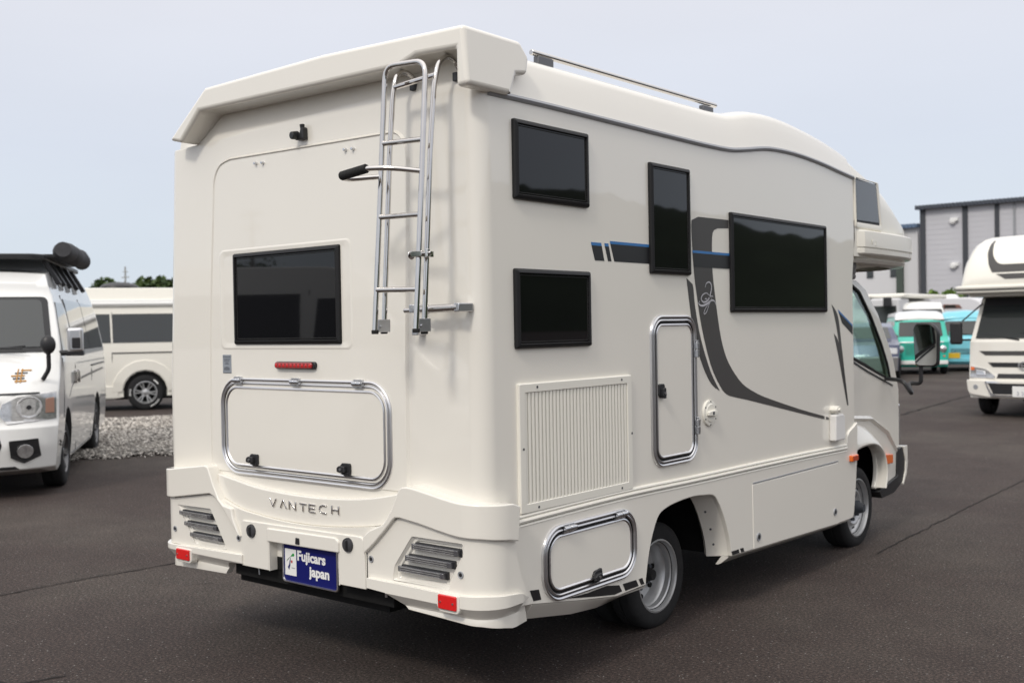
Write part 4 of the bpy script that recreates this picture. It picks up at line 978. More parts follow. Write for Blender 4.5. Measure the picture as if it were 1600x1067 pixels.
# far side and front skin
slab2(P_, lambda y, z, d: Vector((-W-cabx(z)-d, y, z)), 0, -.03, (), (1.25,), bm=bm)
fr = [(3.60, 1.84), (4.10, 1.846), (4.25, 1.835), (4.394, 1.776)]
for a, b in zip(fr, fr[1:]):
    v = [bm.verts.new(p) for p in (cabm(*a, -.01), cabm(*b, -.01), Vector((-W-cabx(b[1])+.01, b[0], b[1])), Vector((-W-cabx(a[1])+.01, a[0], a[1])))]; bm.faces.new(v)
fr = [(4.816, 1.149), (4.866, 1.040), (4.868, .90), (4.862, .60), (4.85, .38)]
for a, b in zip(fr, fr[1:]):
    v = [bm.verts.new(p) for p in (cabm(*a, -.01), cabm(*b, -.01), Vector((-W-cabx(b[1])+.01, b[0], b[1])), Vector((-W-cabx(a[1])+.01, a[0], a[1])))]; bm.faces.new(v)
cabo = obj('cab', bm, 'cream', RV, .01, 3)
wp = [(3.70, 1.805), (4.022, 1.818), (4.158, 1.806), (4.27, 1.765), (4.425, 1.602), (4.567, 1.393), (4.66, 1.21), (4.705, 1.112), (4.495, 1.160), (4.25, 1.225), (4.003, 1.290), (3.70, 1.36)]
c1 = obj('c', slab2(fillet2(wp, .02), cabm, .05, -.06), 'cream', None, wn=False)
ws = [(4.20, 1.79), (4.37, 1.735), (4.54, 1.58), (4.69, 1.33), (4.77, 1.16)]
c2 = obj('c', slab2(fillet2([(p[0], p[1]) for p in wp], .02), lambda y, z, d: Vector((-W-cabx(z)-d, y, z)), .05, -.06), 'cream', None, wn=False)
bake(cabo, [c1, c2])
cen = Vector((4.2, 1.5)); shr = lambda o_: [tuple(Vector(p)+(cen-Vector(p)).normalized()*o_) for p in fillet2(wp, .02)]
obj('window_seal', ringloft(shr, cabm, [(-.006, .001, 0), (0, .007, 0), (.018, .007, 0), (.024, -.008, 0)]), 'rubber', RV)
obj('cab_side_window', slab2(shr(.014), cabm, -.004, -.007), 'glassgreen', RV, wn=False)
obj('cab_side_window', slab2(shr(-.001), lambda y, z, d: Vector((-W-cabx(z)-d, y, z)), -.004, -.007), 'glassgreen', RV, wn=False)
bm = slab2([(-1.96, 1.80), (-.23, 1.80), (-.20, 1.58), (-.17, 1.33), (-.16, 1.15), (-2.03, 1.15)], lambda x, z, d: Vector((x, interp([(1.149, 4.816), (1.342, 4.731), (1.602, 4.574), (1.776, 4.394), (1.84, 4.24)], z)+d, z)), 0, -.006, (), (1.342, 1.602, 1.776)); obj('windscreen', bm, 'glassgreen', RV, wn=False)
bm = bmesh.new()
tube(bm, [(-.18, 4.80, 1.16), (-.19, 4.70, 1.36), (-.21, 4.55, 1.60), (-.24, 4.37, 1.78)], .03, 8); obj('windscreen_pillar', bm, 'rubber', RV, wn=False)
# cab interior: dashboard, steering wheel, seats
bm = bmesh.new(); box(bm, -1.95, -.2, 4.40, 4.78, .85, 1.17); obj('dashboard', bm, 'plastic', RV, .04, 3)
bm = bmesh.new(); tube(bm, [Vector((-.62, 4.27, 1.22))+Matrix.Rotation(R_(-55), 3, 'X') @ Vector((.2*math.cos(a*.3142), .2*math.sin(a*.3142), 0)) for a in range(20)], .014, 8, closed=True); tube(bm, [(-.62, 4.27, 1.22), (-.62, 4.45, 1.1)], .025, 8); obj('steering_wheel', bm, 'plastic', RV, wn=False)
for x in (-.62, -1.55):
    bm = bmesh.new(); box(bm, x-.24, x+.24, 3.66, 3.80, .9, 1.42); box(bm, x-.24, x+.24, 3.7, 4.15, .82, .95); box(bm, x-.12, x+.12, 3.68, 3.77, 1.45, 1.62); obj('cab_seat', bm, mat('grey seat', (.12, .12, .12), .8), RV, .03, 3)
# door crease, dark line under the window, fender flare
obj('beltline_trim', slab2([(3.72, 1.335), (4.003, 1.262), (4.25, 1.190), (4.735, 1.068), (4.74, 1.075), (4.25, 1.203), (4.003, 1.278), (3.72, 1.350)], cabm, .006, 0), 'plastic', RV, wn=False)
rows = []
arr = smooth2([(3.62, .74), (3.72, .80), (3.85, .84), (3.99, .845), (4.127, .825), (4.25, .78), (4.35, .72), (4.44, .64), (4.50, .54), (4.52, .44), (4.50, .36)], 3); ari = smooth2([(3.66, .60), (3.74, .645), (3.85, .672), (3.99, .690), (4.142, .693), (4.25, .680), (4.34, .640), (4.40, .585), (4.43, .50), (4.425, .43), (4.40, .36)], 3)
for (a, b) in zip(arr, ari): rows.append([cabm(*a, 0), cabm(*(Vector(a)*.7+Vector(b)*.3), .035), cabm(*(Vector(a)*.35+Vector(b)*.65), .062), cabm(*(Vector(a)*.08+Vector(b)*.92), .070), cabm(*b, .064), cabm(*b, -.02)])
obj('front_fender', loft(rows), 'cream', RV)
bm = loft([[cabm(3.98, .905, 0), cabm(3.98, .885, .014), cabm(3.98, .865, 0)], [cabm(4.30, .878, 0), cabm(4.30, .86, .02), cabm(4.30, .84, 0)], [cabm(4.60, .765, 0), cabm(4.60, .745, .02), cabm(4.60, .72, 0)], [cabm(4.82, .59, 0), cabm(4.82, .57, .012), cabm(4.82, .55, 0)]]); obj('fender_crease', bm, 'cream', RV)
obj('indicator_lamp', slab2(fillet2([(4.47, .512), (4.465, .592), (4.66, .576), (4.66, .508)], .01), cabm, .03, -.005), 'orange', RV, .008, 3)
obj('front_bumper', slab2(fillet2([(4.40, .335), (4.78, .40), (4.80, .60), (4.93, .61), (4.95, .50), (4.93, .42), (4.88, .35), (4.70, .285), (4.45, .275)], .015), lambda y, z, d: Vector((CX+d, y, z)), .02, -1.95), 'plastic', RV, .008)
obj('front_bumper_skin', slab2(fillet2([(4.875, .61), (4.96, .61), (4.965, .48), (4.94, .40), (4.87, .32), (4.86, .335), (4.915, .42), (4.925, .50)], .008), lambda y, z, d: Vector((CX+d, y, z)), .028, -1.95), 'cream', RV, .004)
bm = bmesh.new(); box(bm, -.34, -.13, 4.86, 4.935, .64, .93); obj('headlamp', bm, 'lens2', RV, .02, 3)
# mirror
def mirror():
    c = Vector((.15, 4.66, 1.37)); look = Vector((.55, -1, -.02)).normalized(); side = Vector((0, 0, 1)).cross(look).normalized()*-1
    look = Vector((-.02, -1, .0)).normalized(); s_ = look.cross(Vector((0, 0, 1))).normalized(); u_ = s_.cross(look)
    fn = lambda a, b, d: c+s_*a+u_*b+look*d
    ow = fillet2([(-.085, -.155), (.080, -.155), (.092, .12), (.07, .158), (-.05, .158), (-.092, .10)], [.04, .04, .04, .03, .05, .05], 5)
    sh = obj('door_mirror', slab2(ow, fn, .0, -.06), 'plastic', RV, .018, 4)
    obj('mirror_glass', slab2([(a*.9, b*.93) for a, b in ow], fn, .003, -.004), mat('mirror silver', (.7, .72, .73), .02, 1), sh, wn=False)
    bm = bmesh.new(); b0 = fn(.045, -.15, -.03)
    tube(bm, fillet([cabm(4.60, 1.13, 0), Vector((.0, 4.52, 1.125)), Vector((.05, 4.50, 1.11)), Vector((.10, 4.52, 1.02)), b0+Vector((-.09, 0, -.125)), b0+Vector((0, 0, -.13)), b0+Vector((0, 0, -.06)), b0+Vector((0, 0, .1))], .05, 5), .0145, 10); obj('mirror_arm', bm, 'plastic', RV, wn=False)
mirror()

# ---- wheels
def wheel(parent, c, sgn, R, rim, width, style='steel', text=False, dual=False):
    """axle along x; sgn = side the outer face looks to"""
    c = Vector(c); bm = bmesh.new(); w2 = width/2; G = lambda L: [(r, sgn*x) for r, x in L]
    lathe(bm, G([(rim*.93, w2*.55), (rim, w2*.80), (rim*1.04, w2*.97), (rim+(R-rim)*.5, w2*1.03), (R-.022, w2*.92), (R-.006, w2*.78), (R, w2*.6), (R, w2*.1), (R-.008, w2*.07), (R-.008, -w2*.02), (R, -w2*.05), (R, -w2*.6), (R-.012, -w2*.85), (rim+(R-rim)*.4, -w2), (rim*.95, -w2*.8)]), c, 48)
    t = obj('wheel', bm, 'tyre', parent, wn=False)
    bm = bmesh.new()
    if style == 'steel_in':
        lathe(bm, G([(rim*1.02, w2*.86), (rim*1.03, w2*.93), (rim*.99, w2*.95), (rim*.96, w2*.82), (rim*.95, w2*.60), (rim*.90, w2*.50), (rim*.89, w2*.15), (rim*.84, w2*.02), (rim*.80, -w2*.35), (rim*.76, -w2*.62), (rim*.70, -w2*.66), (rim*.60, -w2*.70), (0, -w2*.70)]), c, 48)
    elif style == 'steel':
        lathe(bm, G([(rim*1.02, w2*.86), (rim*1.03, w2*.93), (rim*.99, w2*.95), (rim*.96, w2*.82), (rim*.93, w2*.45), (rim*.86, w2*.30), (rim*.80, w2*.34), (rim*.66, w2*.62), (rim*.58, w2*.66), (rim*.48, w2*.50), (rim*.32, w2*.42), (0, w2*.42)]), c, 48)
    else:
        lathe(bm, G([(rim*1.02, w2*.86), (rim*1.03, w2*.95), (rim*.97, w2*.97), (rim*.92, w2*.80), (rim*.90, w2*.1), (rim*.85, 0), (0, -.02)]), c, 40)
    rm = obj('rim', bm, 'wheel' if style.startswith('steel') or style == 'alloy' else 'gunmetal', t, wn=False)
    if style.startswith('steel'):
        xo = w2*(-.64 if style == 'steel_in' else .44)
        bm = bmesh.new(); 
        for k in range(6): a = k*math.pi/3+.3; lathe(bm, G([(0, xo+.026), (.012, xo+.026), (.013, xo)]), c+Vector((0, math.cos(a)*rim*.42, math.sin(a)*rim*.42)), 8)
        obj('wheel_nuts', bm, 'steel', t, wn=False)['kind'] = 'stuff'
        bm = bmesh.new(); lathe(bm, G([(0, xo+.09), (rim*.14, xo+.09), (rim*.20, xo+.06), (rim*.25, xo+.02), (rim*.27, xo-.01)]), c, 20); obj('hub', bm, 'rubber' if style == 'steel_in' else 'steel', t, wn=False)
        bm = bmesh.new()
        for k in range(8):
            a = k*math.pi/4+.1; cc = c+Vector((sgn*(xo+.004 if style == 'steel_in' else w2*.50), math.cos(a)*rim*.70, math.sin(a)*rim*.70)); lathe(bm, G([(0, .003), (rim*.075, .003), (rim*.085, -.012)]), cc, 10)
        obj('hand_holes', bm, 'dark', t, wn=False)['kind'] = 'stuff'
    elif style in ('alloy', 'spoke'):
        bm = bmesh.new(); n = 6; lathe(bm, G([(0, w2*.80), (rim*.16, w2*.80), (rim*.24, w2*.70), (rim*.36, w2*.66), (rim*.38, w2*.3)]), c, 24)
        for k in range(n):
            a = k*2*math.pi/n+.1
            for da in ((-.13, .13) if style == 'alloy' else (-.09, .12)):
                r0_, r1_ = rim*.30, rim*.95; e = Vector((0, math.cos(a+da), math.sin(a+da))); f = Vector((0, -math.sin(a), math.cos(a)))
                for s0, s1, xx in ((r0_, r1_, w2*.72),):
                    wv = rim*.05; v = [c+e*s0*.9+f*wv*q for q in (-1, 1)]+[c+Vector((0, math.cos(a+da*1.25), math.sin(a+da*1.25)))*s1+f*wv*q for q in (1, -1)]
                    top = [bm.verts.new(p+Vector((sgn*(xx if i < 2 else w2*.86), 0, 0))) for i, p in enumerate(v)]; bot = [bm.verts.new(p+Vector((sgn*w2*.45, 0, 0))) for p in v]
                    bm.faces.new(top); 
                    for i in range(4): bm.faces.new((top[i], top[(i+1) % 4], bot[(i+1) % 4], bot[i]))
        obj('spokes', bm, 'wheel' if style == 'alloy' else 'gunmetal', t, wn=False)
        bm = bmesh.new(); lathe(bm, G([(rim*.84, .006), (0, .004)]), c, 24); obj('brake_shadow', bm, 'dark', t, wn=False)
    if text:
        def arc_text(s, a0, size, rmid, cw=True):
            b = text_bm(s, size, lambda u, v, d: (u, v, d), .002, .0015, spacing=1.15)
            for v in b.verts:
                a = a0+v.co.x/rmid; rr_ = rmid+v.co.y
                # clockwise seen from outside: outside viewer right-hand axis
                v.co = c+Vector((sgn*(w2*1.035+.001+v.co.z), sgn*math.sin(a)*rr_, math.cos(a)*rr_))
            obj('tyre_lettering', b, 'wtext', t, wn=False)
        arc_text('EAGLE', R_(258), .042, (R+rim)/2-.008); arc_text('GOODYEAR', R_(118), .036, (R+rim)/2-.008)
        b = bmesh.new()
        for k in range(8):
            a = R_(33)+k*.05; rm_ = (R+rim)/2+.008; P4 = []
            for (aa, r_) in ((a, rm_-.012), (a+.05, rm_-.012), (a+.05, rm_+.012), (a, rm_+.012)): P4.append(b.verts.new(c+Vector((sgn*(w2*1.035+.002), sgn*math.sin(aa)*r_, math.cos(aa)*r_))))
            b.faces.new(P4)
        obj('tyre_stripe', b, 'wtext', t, wn=False)
    return t
wheel(RV, (-.245, 1.545, .262), 1, .272, .182, .15, 'steel_in')
wheel(RV, (-.43, 1.545, .262), 1, .272, .182, .15, 'steel')
wheel(RV, (-W+.245, 1.545, .262), -1, .272, .182, .15, 'steel_in'); wheel(RV, (-W+.43, 1.545, .262), -1, .272, .182, .15, 'steel')
wheel(RV, (-.21, 4.065, .262), 1, .282, .195, .18, 'steel'); wheel(RV, (-W+.21, 4.065, .262), -1, .282, .195, .18, 'steel')
# underbody: floor, wheel houses, frame rails, axle, mud flap
bm = bmesh.new(); box(bm, -W+.06, -.045, .05, 3.7, .715, .735); box(bm, -W+.06, -.045, .06, 1.10, .42, .45); box(bm, -W+.10, -.08, 2.02, 3.5, .30, .715); box(bm, -1.65, -.60, .05, 4.7, .33, .60); box(bm, -W+.3, -.28, 3.5, 4.7, .62, .84); tube(bm, [(-.5, 1.545, .27), (-1.7, 1.545, .27)], .07, 10); tube(bm, [(-.3, 4.065, .27), (-1.9, 4.065, .27)], .04, 8); box(bm, -.55, -.52, 1.1, 2.02, .3, .72); box(bm, -.6, -.56, 3.6, 4.5, .2, .7)
obj('underbody', bm, 'dark', RV, wn=False)
bm = bmesh.new(); box(bm, -1.62, -.52, .0, .05, .375, .47); box(bm, -1.70, -.42, -.01, .02, .44, .50); obj('rear_crossmember', bm, 'dark', RV, wn=False)
bm = bmesh.new(); tube(bm, [(-.545, -.02, .42), (-.545, -.02, .46)], .006, 6); tube(bm, [(-1.41, -.02, .40), (-1.42, -.02, .46)], .003, 6); obj('tow_eye', bm, 'alu', RV, wn=False)
bm = bmesh.new(); box(bm, -W+.005, -W+.03, .3, 1.12, .3, .78); box(bm, -W+.005, -W+.03, 1.98, 3.66, .28, .78); obj('left_skirt', bm, 'cream', RV, wn=False)

# ================================================================== OTHER VEHICLES
class Vehicle:
    """body = side profile (y, z) spread over the width, narrower towards the roof, bowed at front and back"""
    def __init__(s, name, label, cat, loc, rz, prof, hw, paint, kf=.18, kr=.06, crown=.03, bevel=.05, group=None, fs=None):
        s.root = thing(name, label, cat, loc, rz, group); s.prof = prof; s.hwt = hw; s.kf, s.kr, s.crown = kf, kr, crown; s.paint = paint
        ys = [p[0] for p in prof]; zs = [p[1] for p in prof]; s.y0, s.y1, s.z0, s.z1 = min(ys), max(ys), min(zs), max(zs)
        t = bmesh.new(); t.faces.new([t.verts.new((a, b, 0)) for a, b in prof])
        cuts(t, 1, [s.z0+(s.z1-s.z0)*k/9 for k in range(1, 9)]); cuts(t, 0, [s.y0+(s.y1-s.y0)*k/8 for k in range(1, 8)])
        t.verts.index_update(); bm = bmesh.new(); T = [-1, -.94, -.85, -.7, -.5, -.25, 0, .25, .5, .7, .85, .94, 1]
        sl_ = [[bm.verts.new(s.P(tt, q.co.x, q.co.y)) for q in t.verts] for tt in T]
        for f in t.faces:
            ids = [q.index for q in f.verts]; bm.faces.new([sl_[0][k] for k in ids]); bm.faces.new([sl_[-1][k] for k in reversed(ids)])
        for e in t.edges:
            if len(e.link_faces) == 1:
                a, b = e.verts[0].index, e.verts[1].index
                for A, B in zip(sl_, sl_[1:]): bm.faces.new((A[a], A[b], B[b], B[a]))
        t.free(); s.body = obj('body', bm, paint, s.root, bevel, 3, 40)
    def hw(s, z): return interp(s.hwt, z)
    def P(s, t, y, z):
        u = (y-s.y0)/(s.y1-s.y0); wf_ = max(0, (u-.72)/.28); wr_ = max(0, (.12-u)/.12)
        return Vector((t*s.hw(z), y-s.kf*t**4*wf_+s.kr*t**4*wr_, z-s.crown*t*t*max(0, (z-s.z0)/(s.z1-s.z0)-.8)*5))
    def yf(s, z, back=False):
        best = None; n = len(s.prof)
        for i in range(n):
            a, b = s.prof[i], s.prof[(i+1) % n]
            if min(a[1], b[1])-1e-6 <= z <= max(a[1], b[1])+1e-6 and abs(a[1]-b[1]) > 1e-6:
                y = a[0]+(b[0]-a[0])*(z-a[1])/(b[1]-a[1])
                if best is None or (y > best if not back else y < best): best = y
        return best
    def fm(s, x, z, d):
        z_ = min(max(z, s.z0+.002), s.z1-.002); t = x/s.hw(z_); p = s.P(max(-1, min(1, t)), s.yf(z_), z_); return Vector((x, p.y+d, z))
    def front(s, name, poly, m_, d=.008, th=.03, bevel=0, par=None, u=(), v=()):
        zs = [p[1] for p in poly]; xs = [p[0] for p in poly]
        brk = sorted({p[1] for p in s.prof if min(zs) < p[1] < max(zs)} | set(v) | {q for q in (s.z0+(s.z1-s.z0)*k/9 for k in range(1, 9)) if min(zs) < q < max(zs)}); us = [min(xs)+(max(xs)-min(xs))*k/14 for k in range(1, 14)] if max(xs)-min(xs) > .4 else []
        return obj(name, slab2(poly, s.fm, d, d-th, list(u)+us, brk), m_, par or s.root, bevel)
    def sidef(s, sg): return lambda y, z, d: (lambda p: Vector((p.x+sg*d, p.y, p.z)))(s.P(sg, y, z))
    def side(s, name, poly, m_, sg=-1, d=.006, th=.03, bevel=0, par=None):
        zs = [p[1] for p in poly]; ys = [p[0] for p in poly]
        return obj(name, slab2(poly, s.sidef(sg), d, d-th, [min(ys)+(max(ys)-min(ys))*k/5 for k in range(1, 5)] if max(ys)-min(ys) > .5 else [], [z for z, _ in s.hwt if min(zs) < z < max(zs)]), m_, par or s.root, bevel)
def mirx(poly): return [(-x, z) for x, z in reversed(poly)]
def archpts(yc, r, z0, n=10, up=.02):
    a0 = math.asin(min(1, max(-1, (z0-.36)/r)))
    return [(yc+r*math.cos(a0+(math.pi-2*a0)*k/n), .36+up+r*math.sin(a0+(math.pi-2*a0)*k/n)) for k in range(n+1)]
HW = [(.2, .90), (.6, .94), (1.1, .94), (1.4, .92), (1.9, .82), (2.2, .72), (2.6, .62)]
def hiace(label, loc, rz, H=2.285, paint='white', detail=True, style='spoke', R=.345, whites=False, nm='parked_van', raised=False):
    yf_, yr_ = 4.42, 1.31; ar = .42
    P_ = [(.10, .30), (.04, .45), (.03, .9), (.10, 1.5), (.20, H-.2), (.30, H-.06), (.5, H-.01), (2.5, H)]
    P_ += [(3.7, H-.015), (4.05, H-.06), (4.26, H-.18), (4.30, 1.98)] if not raised else [(3.9, H-.05), (4.15, H-.35), (4.25, 1.98)]
    P_ += [(4.80, 1.40), (4.90, 1.30), (5.18, 1.08), (5.27, .98), (5.30, .74), (5.38, .66), (5.40, .52), (5.37, .28), (5.2, .22)]
    P_ += list(archpts(yf_, ar, .24))+[(3.8, .24), (1.9, .24)]+list(archpts(yr_, ar, .26))
    V = Vehicle(nm, label, 'van', loc, rz, P_, HW if not raised else [(.2, .90), (.6, .94), (1.1, .94), (1.4, .92), (1.9, .84), (2.1, .80), (2.6, .66)], paint, kf=.30)
    V.R = R
    for sg in (-1, 1):
        for y in (yf_, yr_): wheel(V.root, (sg*(.93-.115), y, R), sg, R, R*.62, .22, style, text=whites and sg < 0)
    b = bmesh.new(); box(b, -.75, .75, .3, 5.0, .22, .5); 
    for y in (yf_, yr_): box(b, -.86, .86, y-.45, y+.45, .36, .83) if False else None
    obj('underbody', b, 'dark', V.root, wn=False)
    for y in (yf_, yr_):
        for sg in (-1, 1):
            b = bmesh.new(); tube(b, [V.sidef(sg)(yy_, zz, -.10) for yy_, zz in archpts(y, ar+.01, .24)], .10, 8); obj('wheel_housing', b, 'dark', V.root, wn=False)
    # glazing
    V.front('windscreen_border', fillet2([(-.85, 1.39), (.85, 1.39), (.755, 1.955), (-.755, 1.955)], .06), 'plastic', .010, .03)
    V.front('windscreen', fillet2([(-.79, 1.44), (.79, 1.44), (.705, 1.925), (-.705, 1.925)], .05), 'glass2', .018, .03)
    V.front('windscreen_seal', [(-.84, 1.395), (.84, 1.395), (.82, 1.43), (-.82, 1.43)], 'rubber', .006, .02)
    for sg in (-1, 1):
        V.side('side_window', [(3.62, 1.36), (4.70, 1.36), (4.62, 1.46), (4.30, 1.90), (3.66, 1.90)], 'glass2', sg)
        V.side('side_window', [(1.95, 1.38), (3.48, 1.38), (3.46, 1.96), (1.97, 1.96)], 'glass2', sg)
        V.side('side_window', [(.32, 1.38), (1.91, 1.38), (1.93, 1.96), (.38, 1.96)], 'glass2', sg)
    for x0 in (): pass
    # body lines: doors, rail, handles
    b = bmesh.new()
    for sg in (-1, 1):
        F_ = V.sidef(sg)
        for L_ in ([(4.72, 1.32), (4.76, .9), (4.84, .72)], [(3.56, 2.0), (3.56, 1.2), (3.52, .28)], [(1.93, 2.0), (1.93, 1.1), (1.95, .28)], [(3.85, .27), (2.0, .27)]):
            tube(b, [F_(*q, .0) for q in L_], .006, 5)
        tube(b, [F_(.3, 1.17, .002), F_(1.93, 1.17, .002)], .012, 5)
    obj('door_gaps', b, 'plastic', V.root, wn=False)
    for sg in (-1, 1):
        for y in (3.70, 3.42): 
            V.side('door_handle', rrect(y-.02, y+.02, 1.02, 1.16, .015, 3), 'chrome' if detail else 'grey', sg, .03, .03, .006)
    if not detail: return V
    # face
    V.front('bonnet_gap', [(-.78, 1.005), (.78, 1.005), (.79, .985), (-.79, .985)], 'plastic', .002, .02)
    for m_ in (0, 1):
        f = (lambda p: p) if m_ == 0 else mirx
        h = V.front('headlight', f([(-.92, .745), (-.52, .715), (-.44, .80), (-.47, .90), (-.60, .965), (-.92, 1.005)]), 'lens2', .012, .05, .01)
        V.front('lamp_reflector', f([(-.76+.11*math.cos(k*.524)+.06, .865+.105*math.sin(k*.524)) for k in range(12)]), 'alu_gloss', .016, .02, .004, h)
        V.front('lamp_bulb', f([(-.70+.022*math.cos(k*.785), .865+.022*math.sin(k*.785)) for k in range(8)]), 'plastic', .024, .01, .003, h)
        V.front('turn_lamp', f([(-.905, .80), (-.835, .80), (-.835, .94), (-.905, .95)]), mat('pale amber lens', (.42, .24, .18), .2, 0, 1), .018, .02, .004, h)
        fr = V.front('fog_lamp_bezel', f([(-.80, .40), (-.66, .34), (-.55, .40), (-.54, .56), (-.78, .57)]), 'plastic', .016, .03, .006)
        V.front('fog_lamp', f([(-.675+.068*math.cos(k*.524), .455+.068*math.sin(k*.524)) for k in range(12)]), 'lens2', .026, .02, .006, fr)
    g = V.front('grille', [(-.43, .73), (.43, .73), (.44, .96), (-.44, .96)], 'plastic', .002, .03)
    for z in (.745, .845, .94): V.front('grille_bar', [(-.44, z-.022), (.44, z-.022), (.44, z+.016), (-.44, z+.016)], 'alu_gloss', .022, .03, .008, g)
    V.front('air_intake', [(-.44, .40), (.44, .40), (.48, .52), (.46, .60), (-.46, .60), (-.48, .52)], 'plastic', .004, .03, .006)
    V.front('number_plate', [(-.17, .44), (.17, .44), (.17, .60), (-.17, .60)], 'wtext', .03, .03, .004)
    V.front('lower_bumper_slot', [(-.62, .285), (.62, .285), (.58, .315), (-.58, .315)], 'plastic', .003, .02)
    for sg in (-1, 1):
        b = bmesh.new(); rot_box(b, (sg*1.06, 4.62, 1.50), (.15, .13, .25), Matrix.Rotation(0, 3, 'Z')); mm = obj('door_mirror', b, 'alu_gloss', V.root, .03, 3)
        b = bmesh.new(); rot_box(b, (sg*1.06, 4.60, 1.365), (.16, .13, .05), Matrix.Rotation(0, 3, 'Z')); tube(b, [(sg*.90, 4.62, 1.37), (sg*1.04, 4.62, 1.37)], .03, 8); rot_box(b, (sg*1.06, 4.55, 1.49), (.13, .02, .20), Matrix.Rotation(0, 3, 'Z')); rot_box(b, (sg*1.075, 4.69, 1.47), (.08, .02, .11), Matrix.Rotation(0, 3, 'Z')); obj('mirror_bracket', b, 'plastic', mm, .008)
    b = bmesh.new(); tube(b, fillet([(-.80, 5.02, 1.12), (-.86, 5.03, 1.22), (-.86, 5.05, 1.40)], .04), .022, 8); bmesh.ops.create_uvsphere(b, u_segments=14, v_segments=10, radius=.085, matrix=Matrix.Translation((-.86, 5.06, 1.46)) @ Matrix.Diagonal((.85, .6, 1.1, 1))); obj('fender_mirror', b, 'plastic', V.root)
    b = bmesh.new(); tube(b, [(-.6, 4.86, 1.425), (-.15, 4.86, 1.44), (.25, 4.82, 1.47)], .012, 6); tube(b, [(-.1, 4.87, 1.41), (-.62, 4.82, 1.45)], .009, 6); obj('wiper', b, 'plastic', V.root, wn=False)
    return V
def at_wheel(wx, wy, hx, hy, ly):
    h = Vector((hx, hy)).normalized(); rz = math.atan2(-h.x, h.y); lx = -.82
    p = Matrix.Rotation(rz, 2) @ Vector((lx, ly)); return (wx-p.x, wy-p.y, 0), rz
loc, rz = at_wheel(-7.95, 2.36, .823, -.57, 4.42)
VA = hiace('white high-roof van facing the camera at the left edge, black roof rack and awning bag', loc, rz, 2.29)
def rack(V):
    b = bmesh.new()
    box(b, -.66, .66, 1.0, 3.98, 2.40, 2.425)
    rk = None
    bm = slab2(fillet2([(-.70, .9), (.70, .9), (.70, 3.95), (.60, 4.08), (-.60, 4.08), (-.70, 3.95)], .05), lambda x, y, d: Vector((x, y, 2.40+d)), .02, -.035); rk = obj('roof_rack', bm, 'plastic', V.root, .012)
    for y in (3.72, 3.30, 2.72, 2.1, 1.4):
        for sg in (-1, 1):
            b = bmesh.new(); a = Vector((sg*.64, y, 2.40)); c = Vector((sg*.80, y-.05, 2.12)); d = (c-a)
            rot_box(b, (a+c)/2, (.05, .10, d.length*1.08), Matrix.Rotation(math.atan2(d.x, d.z)+math.pi, 3, 'Y')); obj('rack_leg', b, 'plastic', rk, .006)
    bm = bmesh.new(); r = random.Random(4); n = 16; L0, L1 = 3.78, 1.9
    pts = [(-.86+.012*math.sin(k*1.9), L0+(L1-L0)*k/n, 2.475+.012*math.cos(k*2.7)-.0*k) for k in range(n+1)]
    rad = [.085 if k in (0, n) else .105+.010*math.sin(k*2.3)-(.02 if k in (4, 9, 13) else 0) for k in range(n+1)]
    tube(bm, pts, rad, 14); obj('awning_bag', bm, 'fabric', rk, wn=False)
    b = bmesh.new(); box(b, -.80, -.60, 1.95, 3.7, 2.40, 2.44); obj('awning_bracket', b, 'plastic', rk, .005)
rack(VA)
# printed emblem on the bonnet and pinstripes along its side
for k, (x0, x1, z) in enumerate(((-.69, -.60, 1.215), (-.66, -.55, 1.19), (-.64, -.52, 1.165), (-.64, -.54, 1.14), (-.66, -.56, 1.115))):
    VA.front('bonnet_emblem', [(x0, z-.006), (x1, z-.006), (x1, z+.006), (x0, z+.006)], 'brass' if k % 2 == 0 else 'steel', .008, .006)
for x in (-.61, -.575): VA.front('bonnet_emblem', [(x-.005, 1.10), (x+.005, 1.10), (x+.005, 1.23), (x-.005, 1.23)], 'brass', .0095, .006)
VA.side('pinstripe', smooth2([(4.25, .90), (3.9, 1.00), (3.3, 1.04), (.5, 1.08)], 3)+smooth2([(.5, 1.105), (3.3, 1.065), (3.85, 1.02), (4.25, .90)], 3), 'decal', -1, .004, .006)
VA.side('pinstripe', [(4.98, .47), (5.16, .50), (5.16, .515), (4.98, .485)], 'decal', -1, .004, .006); VA.side('pinstripe', [(4.98, .44), (5.16, .47), (5.16, .485), (4.98, .455)], 'decal', -1, .004, .006)

loc, rz = at_wheel(-16.95, 8.93, -.56, -.83, 1.31)
VB = hiace('long cream-white camper van seen side-on behind the gravel, white-lettered tyre and dark windows', loc, rz, 2.52, 'cream2', False, 'alloy', .36, True, 'camper_van', True)
b = bmesh.new(); F_ = VB.sidef(-1); 
for z, r in ((2.17, .055), (2.235, .03)): tube(b, [F_(.35, z, .02), F_(4.0, z, .02)], r, 8)
obj('awning_case', b, 'white', VB.root)
b = bmesh.new(); lathe(b, [(.40, 2.49), (.38, 2.55), (.30, 2.60), (.15, 2.63), (0, 2.64)], (-.1, 1.82, 0), 24, 0, 'z'); obj('roof_vent', b, 'plastic', VB.root)
VB.side('wheel_flare', [(1.31+q*math.cos(R_(a)), .38+q*math.sin(R_(a))) for a, q in [(k*18-0, .64) for k in range(11)]]+[(1.31+.44*math.cos(R_(k*18)), .38+.44*math.sin(R_(k*18))) for k in range(10, -1, -1)], 'cream2', -1, .018, .03, .01)
VB.side('sill_panel', [(1.82, .26), (4.0, .26), (4.0, .50), (1.84, .50)], 'cream2', -1, .015, .03, .008)
VB.side('sill_panel', [(.15, .30), (.80, .30), (.82, .52), (.15, .52)], 'cream2', -1, .015, .03, .008)

